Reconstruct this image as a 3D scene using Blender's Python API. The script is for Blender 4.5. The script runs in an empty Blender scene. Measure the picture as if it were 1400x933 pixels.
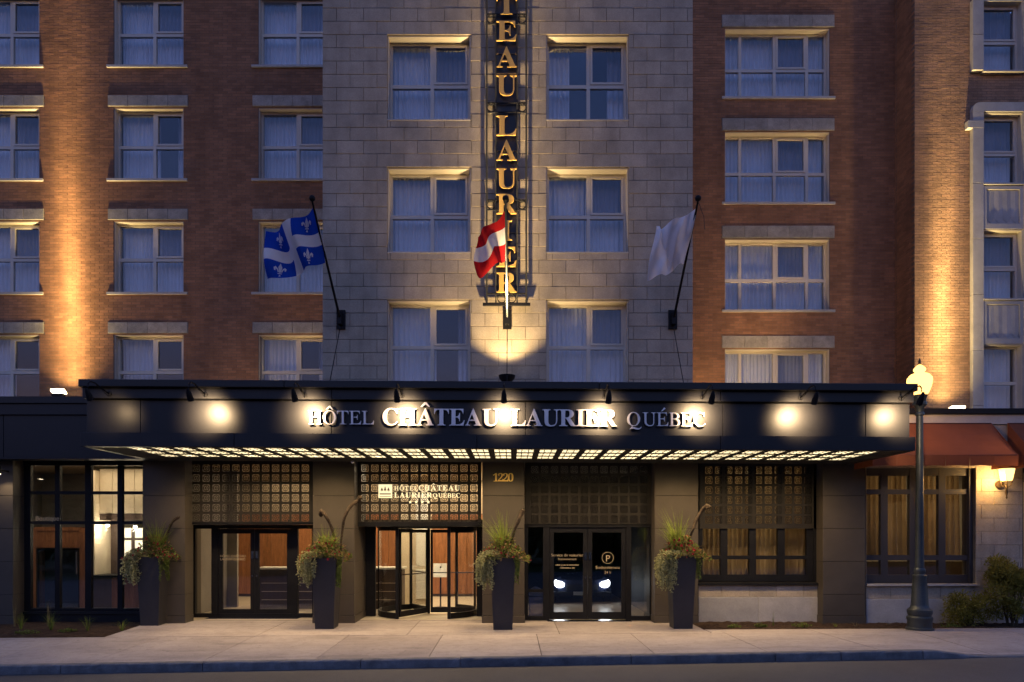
import bpy, math, random
from mathutils import Vector, noise as mnoise
R = random.Random(7)
rad = math.radians
scene = bpy.context.scene
COL = scene.collection

# ------------------------------------------------------------------ camera, sky, exposure
F = 933.0                      # focal length in photograph pixels (24 mm on a 36 mm sensor)
ZC = 1.94                      # eye height above the entrance level
cam_data = bpy.data.cameras.new("camera")
cam_data.lens = 24.0
cam_data.sensor_width = 36.0
cam_data.shift_y = (733 - 466.5) / 1400.0
cam_data.clip_end = 500.0
camera = bpy.data.objects.new("camera", cam_data)
camera.location = (0, 0, ZC)
camera.rotation_euler = (rad(90), 0, 0)
COL.objects.link(camera)
scene.camera = camera

world = bpy.data.worlds.new("World")
scene.world = world
world.use_nodes = True
wnt = world.node_tree
bg = wnt.nodes["Background"]
sky = wnt.nodes.new("ShaderNodeTexSky")
sky.sky_type = 'NISHITA'
sky.sun_disc = False
sky.sun_elevation = rad(-1.6)
sky.sun_rotation = rad(20)
sky.ozone_density = 2.7
sky.dust_density = 0.6
wnt.links.new(sky.outputs[0], bg.inputs[0])
bg.inputs[1].default_value = 0.15

scene.view_settings.view_transform = 'Standard'
scene.view_settings.look = 'None'
scene.view_settings.gamma = 1.0
scene.view_settings.exposure = 4.8
scene.view_settings.use_curve_mapping = False
scene.cycles.use_denoising = True
scene.cycles.max_bounces = 8
scene.cycles.transparent_max_bounces = 16
scene.cycles.caustics_reflective = False
scene.cycles.caustics_refractive = False
scene.cycles.sample_clamp_indirect = 4.0

LK = 0.22    # scale of every lamp's power


def PX(px, d):
    return (px - 700.0) * d / F


def PZ(py, d):
    return ZC + (733.0 - py) * d / F


# ------------------------------------------------------------------ materials
def new_mat(name):
    m = bpy.data.materials.new(name)
    m.use_nodes = True
    nt = m.node_tree
    return m, nt, nt.nodes["Principled BSDF"]


def N(nt, kind, **kw):
    n = nt.nodes.new(kind)
    for k, v in kw.items():
        if isinstance(k, str) and hasattr(n, k):
            setattr(n, k, v)
    return n


def pos_noise(nt, scale, detail=3.0, rough=0.6, stretch=None):
    g = N(nt, "ShaderNodeNewGeometry")
    t = N(nt, "ShaderNodeTexNoise")
    t.inputs["Scale"].default_value = scale
    t.inputs["Detail"].default_value = detail
    t.inputs["Roughness"].default_value = rough
    if stretch:
        mp = N(nt, "ShaderNodeMapping")
        mp.inputs["Scale"].default_value = stretch
        nt.links.new(g.outputs["Position"], mp.inputs[0])
        nt.links.new(mp.outputs[0], t.inputs[0])
    else:
        nt.links.new(g.outputs["Position"], t.inputs[0])
    return t


def ramp(nt, src, stops):
    r = N(nt, "ShaderNodeValToRGB")
    cr = r.color_ramp
    while len(cr.elements) < len(stops):
        cr.elements.new(0.5)
    for e, (p, c) in zip(cr.elements, stops):
        e.position = p
        e.color = (*c, 1) if len(c) == 3 else c
    nt.links.new(src, r.inputs[0])
    return r


def mixc(nt, a, b, fac, blend='MIX'):
    m = N(nt, "ShaderNodeMix", data_type='RGBA', blend_type=blend)
    if isinstance(fac, (int, float)):
        m.inputs[0].default_value = fac
    else:
        nt.links.new(fac, m.inputs[0])
    for i, v in ((6, a), (7, b)):
        if isinstance(v, tuple):
            m.inputs[i].default_value = (*v, 1)
        else:
            nt.links.new(v, m.inputs[i])
    return m.outputs[2]


def surface(name, col, rough=0.6, metal=0.0, var=0.25, scale=3.0, fine=60.0, bump=0.0,
            rnd=0.0, spec=0.5, stretch=None, rvar=0.1, streak=0.0):
    """base colour with broad mottling, fine grain, optional per-piece tone and bump"""
    m, nt, b = new_mat(name)
    n1 = pos_noise(nt, scale, 5.0, 0.65, stretch)
    n2 = pos_noise(nt, fine, 2.0, 0.5, stretch)
    lo = tuple(c * (1 - var) for c in col)
    hi = tuple(min(1, c * (1 + var)) for c in col)
    c1 = ramp(nt, n1.outputs[0], [(0.3, lo), (0.7, hi)]).outputs[0]
    g2 = ramp(nt, n2.outputs[0], [(0.3, (1 - var * .6,) * 3), (0.7, (1 + var * .6,) * 3)]).outputs[0]
    c = mixc(nt, c1, g2, 1.0, 'MULTIPLY')
    if streak:
        n4 = pos_noise(nt, 1.0, 4.0, 0.6, (2.6, 2.6, 0.32))
        n5 = pos_noise(nt, 0.45, 3.0, 0.6)
        s4 = ramp(nt, n4.outputs[0], [(0.32, (1 - streak,) * 3), (0.55, (1, 1, 1)), (0.75, (1 + streak * .35,) * 3)]).outputs[0]
        s5 = ramp(nt, n5.outputs[0], [(0.35, (1 - streak * .6,) * 3), (0.6, (1, 1, 1))]).outputs[0]
        c = mixc(nt, mixc(nt, c, s4, 1.0, 'MULTIPLY'), s5, 1.0, 'MULTIPLY')
    if rnd:
        oi = N(nt, "ShaderNodeObjectInfo")
        at = N(nt, "ShaderNodeAttribute", attribute_name="tone")
        ad = N(nt, "ShaderNodeMath", operation='ADD')
        nt.links.new(oi.outputs["Random"], ad.inputs[0])
        nt.links.new(at.outputs["Fac"], ad.inputs[1])
        fr = N(nt, "ShaderNodeMath", operation='FRACT')
        nt.links.new(ad.outputs[0], fr.inputs[0])
        tone = ramp(nt, fr.outputs[0], [(0, (1 - rnd,) * 3), (0.6, (1, 1, 1)), (1, (1 + rnd * .8, 1 + rnd * .55, 1 + rnd * .4))]).outputs[0]
        c = mixc(nt, c, tone, 1.0, 'MULTIPLY')
    nt.links.new(c, b.inputs["Base Color"])
    b.inputs["Metallic"].default_value = metal
    b.inputs["Specular IOR Level"].default_value = spec
    mr = N(nt, "ShaderNodeMapRange")
    mr.inputs[3].default_value = max(0.02, rough - rvar)
    mr.inputs[4].default_value = min(1, rough + rvar)
    nt.links.new(n1.outputs[0], mr.inputs[0])
    nt.links.new(mr.outputs[0], b.inputs["Roughness"])
    if bump:
        bp = N(nt, "ShaderNodeBump")
        bp.inputs["Strength"].default_value = bump
        bp.inputs["Distance"].default_value = 0.02
        nt.links.new(n2.outputs[0], bp.inputs["Height"])
        nt.links.new(bp.outputs[0], b.inputs["Normal"])
    return m


def emitter(name, col, strength, mottled=0.0):
    m, nt, b = new_mat(name)
    b.inputs["Base Color"].default_value = (*[min(.8, c) for c in col], 1)
    b.inputs["Emission Color"].default_value = (*col, 1)
    b.inputs["Emission Strength"].default_value = strength * LK
    if mottled:
        t = pos_noise(nt, 26.0, 2.0)
        r = ramp(nt, t.outputs[0], [(0.38, tuple(c * (1 - mottled) for c in col)), (0.58, col)])
        nt.links.new(r.outputs[0], b.inputs["Emission Color"])
    return m


def glass(name, ior=1.9, tint=(1, 1, 1), wav=0.0):
    m = bpy.data.materials.new(name)
    m.use_nodes = True
    nt = m.node_tree
    nt.nodes.clear()
    out = N(nt, "ShaderNodeOutputMaterial")
    # Schlick reflectance, the same from either side of the pane
    f0 = ((ior - 1) / (ior + 1)) ** 2
    lw = N(nt, "ShaderNodeLayerWeight")
    pw = N(nt, "ShaderNodeMath", operation='POWER')
    pw.inputs[1].default_value = 5.0
    nt.links.new(lw.outputs["Facing"], pw.inputs[0])
    fr = N(nt, "ShaderNodeMapRange")
    fr.inputs[3].default_value = f0
    fr.inputs[4].default_value = 1.0
    nt.links.new(pw.outputs[0], fr.inputs[0])
    tr = N(nt, "ShaderNodeBsdfTransparent")
    tr.inputs[0].default_value = (*tint, 1)
    gl = N(nt, "ShaderNodeBsdfGlossy")
    gl.inputs["Roughness"].default_value = 0.004
    gl.inputs["Color"].default_value = (0.95, 0.97, 1, 1)
    mx = N(nt, "ShaderNodeMixShader")
    nt.links.new(fr.outputs[0], mx.inputs[0])
    nt.links.new(tr.outputs[0], mx.inputs[1])
    nt.links.new(gl.outputs[0], mx.inputs[2])
    nt.links.new(mx.outputs[0], out.inputs[0])
    if wav:
        t = pos_noise(nt, 1.3, 1.0)
        bp = N(nt, "ShaderNodeBump")
        bp.inputs["Strength"].default_value = wav
        bp.inputs["Distance"].default_value = 0.02
        nt.links.new(t.outputs[0], bp.inputs["Height"])
        nt.links.new(bp.outputs[0], gl.inputs["Normal"])
    return m


def cloth(name, col, trans=0.35, var=0.12, scale=2.0):
    m, nt, b = new_mat(name)
    out = nt.nodes["Material Output"]
    t = pos_noise(nt, scale, 4.0)
    c = ramp(nt, t.outputs[0], [(0.3, tuple(x * (1 - var) for x in col)), (0.7, tuple(min(1, x * (1 + var)) for x in col))]).outputs[0]
    nt.links.new(c, b.inputs["Base Color"])
    b.inputs["Roughness"].default_value = 0.9
    b.inputs["Specular IOR Level"].default_value = 0.15
    tl = N(nt, "ShaderNodeBsdfTranslucent")
    nt.links.new(c, tl.inputs[0])
    mx = N(nt, "ShaderNodeMixShader")
    mx.inputs[0].default_value = trans
    nt.links.new(b.outputs[0], mx.inputs[1])
    nt.links.new(tl.outputs[0], mx.inputs[2])
    nt.links.new(mx.outputs[0], out.inputs[0])
    return m


WARM = (1.0, 0.78, 0.48)
M = {
    'brick': surface('brick', (0.285, 0.146, 0.082), 0.85, var=0.18, scale=1.2, fine=45, bump=0.15, rnd=0.2, streak=0.16, spec=0.25),
    'brick_pale': surface('brick_pale', (0.33, 0.20, 0.125), 0.85, var=0.22, scale=1.2, fine=45, bump=0.15, rnd=0.18, streak=0.14, spec=0.25),
    'mortar': surface('mortar', (0.17, 0.125, 0.10), 0.95, var=0.2, fine=90, bump=0.3, spec=0.1),
    'stone': surface('stone', (0.405, 0.345, 0.27), 0.85, var=0.16, scale=2.3, fine=38, bump=0.3, rnd=0.085, streak=0.15, spec=0.25),
    'stone_joint': surface('stone_joint', (0.17, 0.15, 0.13), 0.95, var=0.2, spec=0.1),
    'lintel': surface('lintel', (0.30, 0.275, 0.24), 0.9, var=0.25, scale=4, fine=40, bump=0.3, rnd=0.12, spec=0.2),
    'limestone': surface('limestone', (0.40, 0.385, 0.37), 0.85, var=0.12, scale=3, fine=50, bump=0.2, rnd=0.08, spec=0.25),
    'frame': surface('frame', (0.58, 0.53, 0.45), 0.5, var=0.05, fine=80, spec=0.4),
    'dark_room': surface('dark_room', (0.10, 0.10, 0.12), 0.9, var=0.1),
    'curtain': cloth('curtain', (0.82, 0.81, 0.82), 0.2, 0.06),
    'warm_curtain': cloth('warm_curtain', (0.50, 0.38, 0.24), 0.4, 0.12),
    'glass': glass('glass', 1.55, (0.93, 0.95, 0.98), 0.05),
    'screen_glass': glass('screen_glass', 1.55, (0.72, 0.74, 0.79), 0.05),
    'transom_glass': glass('transom_glass', 1.45, (0.85, 0.86, 0.88), 0.03),
    'shop_glass': glass('shop_glass', 1.75, (0.95, 0.96, 0.96), 0.03),
    'fascia': surface('fascia', (0.0085, 0.0085, 0.011), 0.44, metal=0.0, var=0.15, scale=1.4, fine=25, spec=0.42, rvar=0.03),
    'cladding': surface('cladding', (0.075, 0.063, 0.05), 0.52, metal=0.0, var=0.12, scale=1.8, fine=70, bump=0.06, rnd=0.08, spec=0.3),
    'black_metal': surface('black_metal', (0.011, 0.011, 0.013), 0.5, metal=0.0, var=0.2, fine=40, spec=0.16),
    'lattice': surface('lattice', (0.026, 0.022, 0.017), 0.5, metal=0.0, var=0.12, fine=60, spec=0.3),
    'letter': surface('letter', (0.72, 0.70, 0.70), 0.34, metal=0.75, var=0.05, fine=120, spec=0.5),
    'number_gold': surface('number_gold', (0.85, 0.58, 0.16), 0.4, metal=0.2, var=0.08),
    'gold': surface('gold', (0.40, 0.25, 0.065), 0.5, metal=0.15, var=0.1, fine=50, spec=0.5),
    'decal': surface('decal', (0.42, 0.34, 0.22), 0.5, var=0.03),
    'white_paint': surface('white_paint', (0.78, 0.76, 0.70), 0.5, var=0.04),
    'concrete': None, 'asphalt': None,
    'granite': surface('granite', (0.17, 0.168, 0.175), 0.8, var=0.35, scale=5, fine=110, bump=0.5, rnd=0.18, spec=0.3),
    'soil': surface('soil', (0.05, 0.032, 0.022), 1.0, var=0.5, scale=9, fine=70, bump=1.0, spec=0.1),
    'lawn': surface('lawn', (0.03, 0.05, 0.015), 1.0, var=0.4, scale=2, fine=40, spec=0.1),
    'planter': surface('planter', (0.035, 0.033, 0.036), 0.55, var=0.12, scale=3, fine=60, spec=0.35),
    'wood': surface('wood', (0.24, 0.10, 0.042), 0.45, var=0.3, scale=3.0, fine=14, spec=0.4, stretch=(6, 6, 0.5), rnd=0.12),
    'passage': surface('passage', (0.05, 0.05, 0.055), 0.7, var=0.1),
    'upper_cream': surface('upper_cream', (0.36, 0.29, 0.20), 0.7, var=0.12, scale=1.2),
    'cream': surface('cream', (0.62, 0.52, 0.38), 0.6, var=0.06),
    'grey_wall': surface('grey_wall', (0.22, 0.20, 0.185), 0.7, var=0.08),
    'tile_floor': surface('tile_floor', (0.48, 0.42, 0.33), 0.35, var=0.1, scale=2),
    'brown': surface('brown', (0.07, 0.045, 0.035), 0.5, var=0.2, stretch=(4, 4, .6)),
    'awning': cloth('awning', (0.21, 0.074, 0.042), 0.25, 0.12, 1.2),
    'lamp_iron': surface('lamp_iron', (0.045, 0.055, 0.06), 0.45, metal=0.35, var=0.25, fine=60, spec=0.5),
    'bronze': surface('bronze', (0.10, 0.065, 0.035), 0.45, metal=0.6, var=0.2),
    'globe': emitter('globe', (1.0, 0.55, 0.16), 0.6),
    'sconce_glass': emitter('sconce_glass', (1.0, 0.55, 0.16), 0.6),
    'flood_lens': emitter('flood_lens', (1.0, 0.80, 0.48), 2.0),
    'lit_panel': emitter('lit_panel', (1.0, 0.80, 0.46), 0.58, 0.7),
    'bulb': emitter('bulb', (1.0, 0.80, 0.5), 3.0),
    'light_box': emitter('light_box', (1.0, 0.86, 0.62), 0.16),
    'headlight': emitter('headlight', (0.92, 0.97, 1.0), 2.4),
    'car_paint': surface('car_paint', (0.03, 0.04, 0.09), 0.25, metal=0.5, var=0.05, spec=0.6),
    'rubber': surface('rubber', (0.02, 0.02, 0.02), 0.9, var=0.2),
    'chrome': surface('chrome', (0.65, 0.66, 0.68), 0.2, metal=1.0, var=0.05),
    'paper': surface('paper', (0.72, 0.72, 0.70), 0.6, var=0.1, scale=9),
    'bin_blue': surface('bin_blue', (0.03, 0.045, 0.14), 0.45, var=0.1),
    'flag_blue': cloth('flag_blue', (0.012, 0.07, 0.50), 0.3, 0.1),
    'flag_white': cloth('flag_white', (0.86, 0.84, 0.88), 0.3, 0.06),
    'flag_red': cloth('flag_red', (0.50, 0.012, 0.02), 0.3, 0.1),
    'leaf_grass': cloth('leaf_grass', (0.20, 0.25, 0.05), 0.4, 0.4, 9),
    'leaf_green': cloth('leaf_green', (0.13, 0.17, 0.045), 0.35, 0.4, 12),
    'leaf_bronze': cloth('leaf_bronze', (0.22, 0.145, 0.07), 0.35, 0.4, 12),
    'leaf_silver': cloth('leaf_silver', (0.34, 0.34, 0.17), 0.35, 0.3, 14),
    'leaf_shrub': cloth('leaf_shrub', (0.22, 0.21, 0.05), 0.35, 0.5, 5),
    'leaf_far': cloth('leaf_far', (0.03, 0.045, 0.015), 0.2, 0.4, 1),
    'petal_red': cloth('petal_red', (0.30, 0.025, 0.045), 0.35, 0.3, 14),
    'dry_grass': cloth('dry_grass', (0.24, 0.20, 0.10), 0.35, 0.3, 14),
    'driftwood': surface('driftwood', (0.055, 0.040, 0.028), 0.85, var=0.5, scale=9, fine=40, bump=0.6, spec=0.15),
    'stem': surface('stem', (0.08, 0.055, 0.03), 0.9, var=0.3),
}


def make_concrete():
    m, nt, b = new_mat('concrete')
    n1 = pos_noise(nt, 0.8, 6, 0.7)
    n2 = pos_noise(nt, 70, 2, 0.6)
    n3 = pos_noise(nt, 7, 4, 0.7)
    c = ramp(nt, n1.outputs[0], [(0.3, (0.33, 0.285, 0.265)), (0.65, (0.43, 0.375, 0.35))]).outputs[0]
    c = mixc(nt, c, ramp(nt, n3.outputs[0], [(0.28, (0.78,) * 3), (0.5, (1, 1, 1))]).outputs[0], 1.0, 'MULTIPLY')
    c = mixc(nt, c, ramp(nt, n2.outputs[0], [(0.3, (0.82,) * 3), (0.7, (1.12,) * 3)]).outputs[0], 1.0, 'MULTIPLY')
    # trodden gum, drips and darker trails
    g = N(nt, "ShaderNodeNewGeometry")
    vo = N(nt, "ShaderNodeTexVoronoi")
    vo.inputs["Scale"].default_value = 2.6
    nt.links.new(g.outputs["Position"], vo.inputs["Vector"])
    c = mixc(nt, c, ramp(nt, vo.outputs["Distance"], [(0.055, (0.62,) * 3), (0.075, (1, 1, 1))]).outputs[0], 1.0, 'MULTIPLY')
    n6 = pos_noise(nt, 1.0, 4, 0.65, (0.5, 2.2, 1))
    c = mixc(nt, c, ramp(nt, n6.outputs[0], [(0.34, (0.80,) * 3), (0.5, (1, 1, 1))]).outputs[0], 1.0, 'MULTIPLY')
    oi = N(nt, "ShaderNodeObjectInfo")
    c = mixc(nt, c, ramp(nt, oi.outputs["Random"], [(0, (0.86, 0.85, 0.85)), (1, (1.05, 1.05, 1.04))]).outputs[0], 1.0, 'MULTIPLY')
    nt.links.new(c, b.inputs["Base Color"])
    b.inputs["Roughness"].default_value = 0.85
    b.inputs["Specular IOR Level"].default_value = 0.3
    bp = N(nt, "ShaderNodeBump")
    bp.inputs["Strength"].default_value = 0.25
    bp.inputs["Distance"].default_value = 0.01
    nt.links.new(n2.outputs[0], bp.inputs["Height"])
    nt.links.new(bp.outputs[0], b.inputs["Normal"])
    return m


def make_asphalt():
    m, nt, b = new_mat('asphalt')
    n1 = pos_noise(nt, 0.5, 6, 0.7)
    n2 = pos_noise(nt, 120, 2, 0.7)
    c = ramp(nt, n1.outputs[0], [(0.3, (0.05, 0.046, 0.045)), (0.7, (0.085, 0.08, 0.078))]).outputs[0]
    c = mixc(nt, c, ramp(nt, n2.outputs[0], [(0.35, (0.55,) * 3), (0.65, (1.5,) * 3)]).outputs[0], 1.0, 'MULTIPLY')
    nt.links.new(c, b.inputs["Base Color"])
    b.inputs["Roughness"].default_value = 0.75
    bp = N(nt, "ShaderNodeBump")
    bp.inputs["Strength"].default_value = 0.6
    bp.inputs["Distance"].default_value = 0.01
    nt.links.new(n2.outputs[0], bp.inputs["Height"])
    nt.links.new(bp.outputs[0], b.inputs["Normal"])
    return m


def make_globe():
    # frosted lamp glass: partly clear, glowing from the bulb within
    m = bpy.data.materials.new('globe')
    m.use_nodes = True
    nt = m.node_tree
    nt.nodes.clear()
    out = N(nt, "ShaderNodeOutputMaterial")
    tr = N(nt, "ShaderNodeBsdfTransparent")
    em = N(nt, "ShaderNodeEmission")
    em.inputs[0].default_value = (1.0, 0.50, 0.13, 1)
    em.inputs[1].default_value = 0.75 * LK
    mx = N(nt, "ShaderNodeMixShader")
    mx.inputs[0].default_value = 0.6
    nt.links.new(tr.outputs[0], mx.inputs[1])
    nt.links.new(em.outputs[0], mx.inputs[2])
    nt.links.new(mx.outputs[0], out.inputs[0])
    return m


M['globe'] = make_globe()
M['concrete'] = make_concrete()
M['asphalt'] = make_asphalt()


# ------------------------------------------------------------------ mesh helpers
class MB:
    def __init__(s):
        s.v, s.f, s.m, s.sm, s.t = [], [], [], [], []

    def face(s, pts, m=0, smooth=False, tone=0.0):
        i = len(s.v)
        s.v += [tuple(p) for p in pts]
        s.f.append(tuple(range(i, i + len(pts))))
        s.m.append(m); s.sm.append(smooth); s.t.append(tone)

    def box(s, x0, x1, y0, y1, z0, z1, m=0, tone=0.0, back=True):
        i = len(s.v)
        s.v += [(x0, y0, z0), (x1, y0, z0), (x1, y1, z0), (x0, y1, z0), (x0, y0, z1), (x1, y0, z1), (x1, y1, z1), (x0, y1, z1)]
        fs = [(0, 1, 5, 4), (1, 2, 6, 5), (3, 0, 4, 7), (4, 5, 6, 7), (3, 2, 1, 0)]
        if back:
            fs.append((2, 3, 7, 6))
        for f in fs:
            s.f.append(tuple(i + k for k in f)); s.m.append(m); s.sm.append(False); s.t.append(tone)

    def block(s, x0, x1, y0, y1, z0, z1, c=0.006, m=0, tone=0.0):
        """box whose front edges are chamfered"""
        i = len(s.v)
        s.v += [(x0, y1, z0), (x1, y1, z0), (x1, y1, z1), (x0, y1, z1),
                (x0, y0 + c, z0), (x1, y0 + c, z0), (x1, y0 + c, z1), (x0, y0 + c, z1),
                (x0 + c, y0, z0 + c), (x1 - c, y0, z0 + c), (x1 - c, y0, z1 - c), (x0 + c, y0, z1 - c)]
        for f in ((8, 9, 10, 11), (4, 5, 9, 8), (5, 6, 10, 9), (6, 7, 11, 10), (7, 4, 8, 11), (0, 1, 5, 4), (1, 2, 6, 5), (2, 3, 7, 6), (3, 0, 4, 7)):
            s.f.append(tuple(i + k for k in f)); s.m.append(m); s.sm.append(False); s.t.append(tone)

    def tube(s, pts, rads, n=8, m=0, caps=True):
        pts = [Vector(p) for p in pts]
        if isinstance(rads, (int, float)):
            rads = [rads] * len(pts)
        rings = []
        up = Vector((0.13, 0.21, 0.97))
        for k, p in enumerate(pts):
            d = (pts[min(k + 1, len(pts) - 1)] - pts[max(k - 1, 0)]).normalized()
            a = d.cross(up)
            if a.length < 0.05:
                a = d.cross(Vector((1, 0, 0)))
            a.normalize()
            b = d.cross(a)
            i = len(s.v)
            for j in range(n):
                t = 2 * math.pi * j / n
                s.v.append(tuple(p + (a * math.cos(t) + b * math.sin(t)) * rads[k]))
            rings.append(i)
        for r0, r1 in zip(rings, rings[1:]):
            for j in range(n):
                s.f.append((r0 + j, r0 + (j + 1) % n, r1 + (j + 1) % n, r1 + j)); s.m.append(m); s.sm.append(True); s.t.append(0)
        if caps:
            for r in (rings[0], rings[-1]):
                s.f.append(tuple(r + j for j in range(n))); s.m.append(m); s.sm.append(False); s.t.append(0)

    def lathe(s, cx, cy, prof, n=24, m=0, flute=None):
        rings = []
        for r, z in prof:
            i = len(s.v)
            for j in range(n):
                t = 2 * math.pi * j / n
                rr = r * (1 - 0.05 * (j % 2)) if flute and flute[0] <= z <= flute[1] else r
                s.v.append((cx + rr * math.cos(t), cy + rr * math.sin(t), z))
            rings.append(i)
        for r0, r1 in zip(rings, rings[1:]):
            for j in range(n):
                s.f.append((r0 + j, r0 + (j + 1) % n, r1 + (j + 1) % n, r1 + j)); s.m.append(m); s.sm.append(True); s.t.append(0)
        for r in (rings[0], rings[-1]):
            s.f.append(tuple(r + j for j in range(n))); s.m.append(m); s.sm.append(False); s.t.append(0)

    def prism(s, poly, y0, y1, m=0):
        """polygon in the x-z plane pushed from y0 to y1"""
        n = len(poly)
        i = len(s.v)
        s.v += [(x, y0, z) for x, z in poly] + [(x, y1, z) for x, z in poly]
        s.f.append(tuple(i + k for k in range(n))); s.f.append(tuple(i + n + k for k in reversed(range(n))))
        for k in range(n):
            s.f.append((i + k, i + (k + 1) % n, i + n + (k + 1) % n, i + n + k))
        s.m += [m] * (n + 2); s.sm += [False] * (n + 2); s.t += [0.0] * (n + 2)

    def profile_x(s, poly, x0, x1, m=0):
        """polygon in the y-z plane pushed along x"""
        n = len(poly)
        i = len(s.v)
        s.v += [(x0, y, z) for y, z in poly] + [(x1, y, z) for y, z in poly]
        s.f.append(tuple(i + k for k in range(n))); s.f.append(tuple(i + n + k for k in reversed(range(n))))
        for k in range(n):
            s.f.append((i + k, i + (k + 1) % n, i + n + (k + 1) % n, i + n + k))
        s.m += [m] * (n + 2); s.sm += [False] * (n + 2); s.t += [0.0] * (n + 2)

    def mesh(s, name, mats, origin=(0, 0, 0)):
        ox, oy, oz = origin
        me = bpy.data.meshes.new(name)
        me.from_pydata([(x - ox, y - oy, z - oz) for x, y, z in s.v], [], s.f)
        if isinstance(mats, str):
            mats = [mats]
        for k in mats:
            me.materials.append(M[k])
        me.polygons.foreach_set('material_index', s.m)
        me.polygons.foreach_set('use_smooth', s.sm)
        if any(s.t):
            a = me.attributes.new('tone', 'FLOAT', 'FACE')
            a.data.foreach_set('value', s.t)
        me.update()
        if any(s.sm):
            me.set_sharp_from_angle(angle=0.7)
        return me


def place(name, me, parent=None, loc=(0, 0, 0)):
    o = bpy.data.objects.new(name, me)
    o.location = loc
    COL.objects.link(o)
    if parent is not None:
        o.parent = parent
    return o


def tag(o, label=None, cat=None, group=None, kind=None):
    if label: o['label'] = label
    if cat: o['category'] = cat
    if group: o['group'] = group
    if kind: o['kind'] = kind
    return o


def thing(name, label, cat, loc=(0, 0, 0), group=None):
    o = bpy.data.objects.new(name, None)
    o.empty_display_size = 0.2
    o.location = loc
    COL.objects.link(o)
    return tag(o, label, cat, group)


def root_of(o):
    while o.parent is not None:
        o = o.parent
    return o


def part(name, mb, mats, parent, label=None, kind=None):
    """mesh given in world coordinates, kept relative to the root's location"""
    o = place(name, mb.mesh(name, mats, tuple(root_of(parent).location)), parent)
    return tag(o, label, None, None, kind)


def solo(name, mb, mats, label, cat, loc=(0, 0, 0), group=None):
    o = place(name, mb.mesh(name, mats, loc), None, loc)
    return tag(o, label, cat, group)


def struct(name, mb, mats, parent=None):
    o = place(name, mb.mesh(name, mats), parent)
    return tag(o, kind='structure') if parent is None else o


def group_part(name, parent):
    o = bpy.data.objects.new(name, None)
    o.empty_display_size = 0.1
    COL.objects.link(o)
    o.parent = parent
    return o


def copy_tree(o, parent=None):
    c = o.copy()
    COL.objects.link(c)
    if parent is not None:
        c.parent = parent
    for ch in list(o.children):
        copy_tree(ch, c)
    return c


def lamp(name, kind, loc, power, col=WARM, parent=None, radius=0.05, aim=None, size=None, blend=0.5, spread=None):
    d = bpy.data.lights.new(name, kind)
    d.energy = power * LK
    d.color = col
    if kind == 'AREA':
        d.shape = 'RECTANGLE'
        d.size, d.size_y = size
        if spread: d.spread = spread
    else:
        d.shadow_soft_size = radius
    if kind == 'SPOT':
        d.spot_size = size
        d.spot_blend = blend
    o = bpy.data.objects.new(name, d)
    o.location = loc
    if aim is not None:
        o.rotation_euler = (Vector(aim)).to_track_quat('-Z', 'Y').to_euler()
    COL.objects.link(o)
    if parent is not None:
        o.parent = parent
        o.location = Vector(loc) - Vector(root_of(parent).location)
    return o


# ------------------------------------------------------------------ ground shape
def zs(x, y):
    t = max(0.0, min(1.25, (15.2 - y) / 4.1))
    z = -0.012 * (15.2 - y) + 0.0172 * x * t
    k = max(0.0, min(1.0, (x - 6.75) / 1.1))
    z -= 0.125 * (k * k * (3 - 2 * k)) * max(0.0, min(1.0, (t - 0.45) / 0.55))
    return z


def zr(x):
    return 0.0172 * x - 0.049 - 0.135


# rectangles minus holes, as (x0, x1, z0, z1)
def minus(rects, h):
    out = []
    hx0, hx1, hz0, hz1 = h
    for (x0, x1, z0, z1) in rects:
        if hx1 <= x0 or hx0 >= x1 or hz1 <= z0 or hz0 >= z1:
            out.append((x0, x1, z0, z1)); continue
        if hx0 > x0: out.append((x0, hx0, z0, z1))
        if hx1 < x1: out.append((hx1, x1, z0, z1))
        a, b = max(x0, hx0), min(x1, hx1)
        if hz0 > z0: out.append((a, b, z0, hz0))
        if hz1 < z1: out.append((a, b, hz1, z1))
    return out


def courses(x0, x1, z0, z1, L, H, joint, holes, zref=0.0, off2=0.5):
    k0 = math.floor((z0 - zref) / H)
    out = []
    k = k0
    while zref + k * H < z1:
        za, zb = max(z0, zref + k * H), min(z1, zref + (k + 1) * H)
        hs = [h for h in holes if h[2] < zb and h[3] > za]
        xs = x0 - (L * off2 if k % 2 else 0)
        while xs < x1:
            r = [(max(xs, x0), min(xs + L, x1), za, zb)]
            for h in hs:
                r = minus(r, h)
            for q in r:
                if q[1] - q[0] > joint * 2.5 and q[3] - q[2] > joint * 2:
                    out.append((q[0] + joint / 2, q[1] - joint / 2, q[2] + joint / 2, q[3] - joint / 2))
            xs += L
        k += 1
    return out


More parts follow.
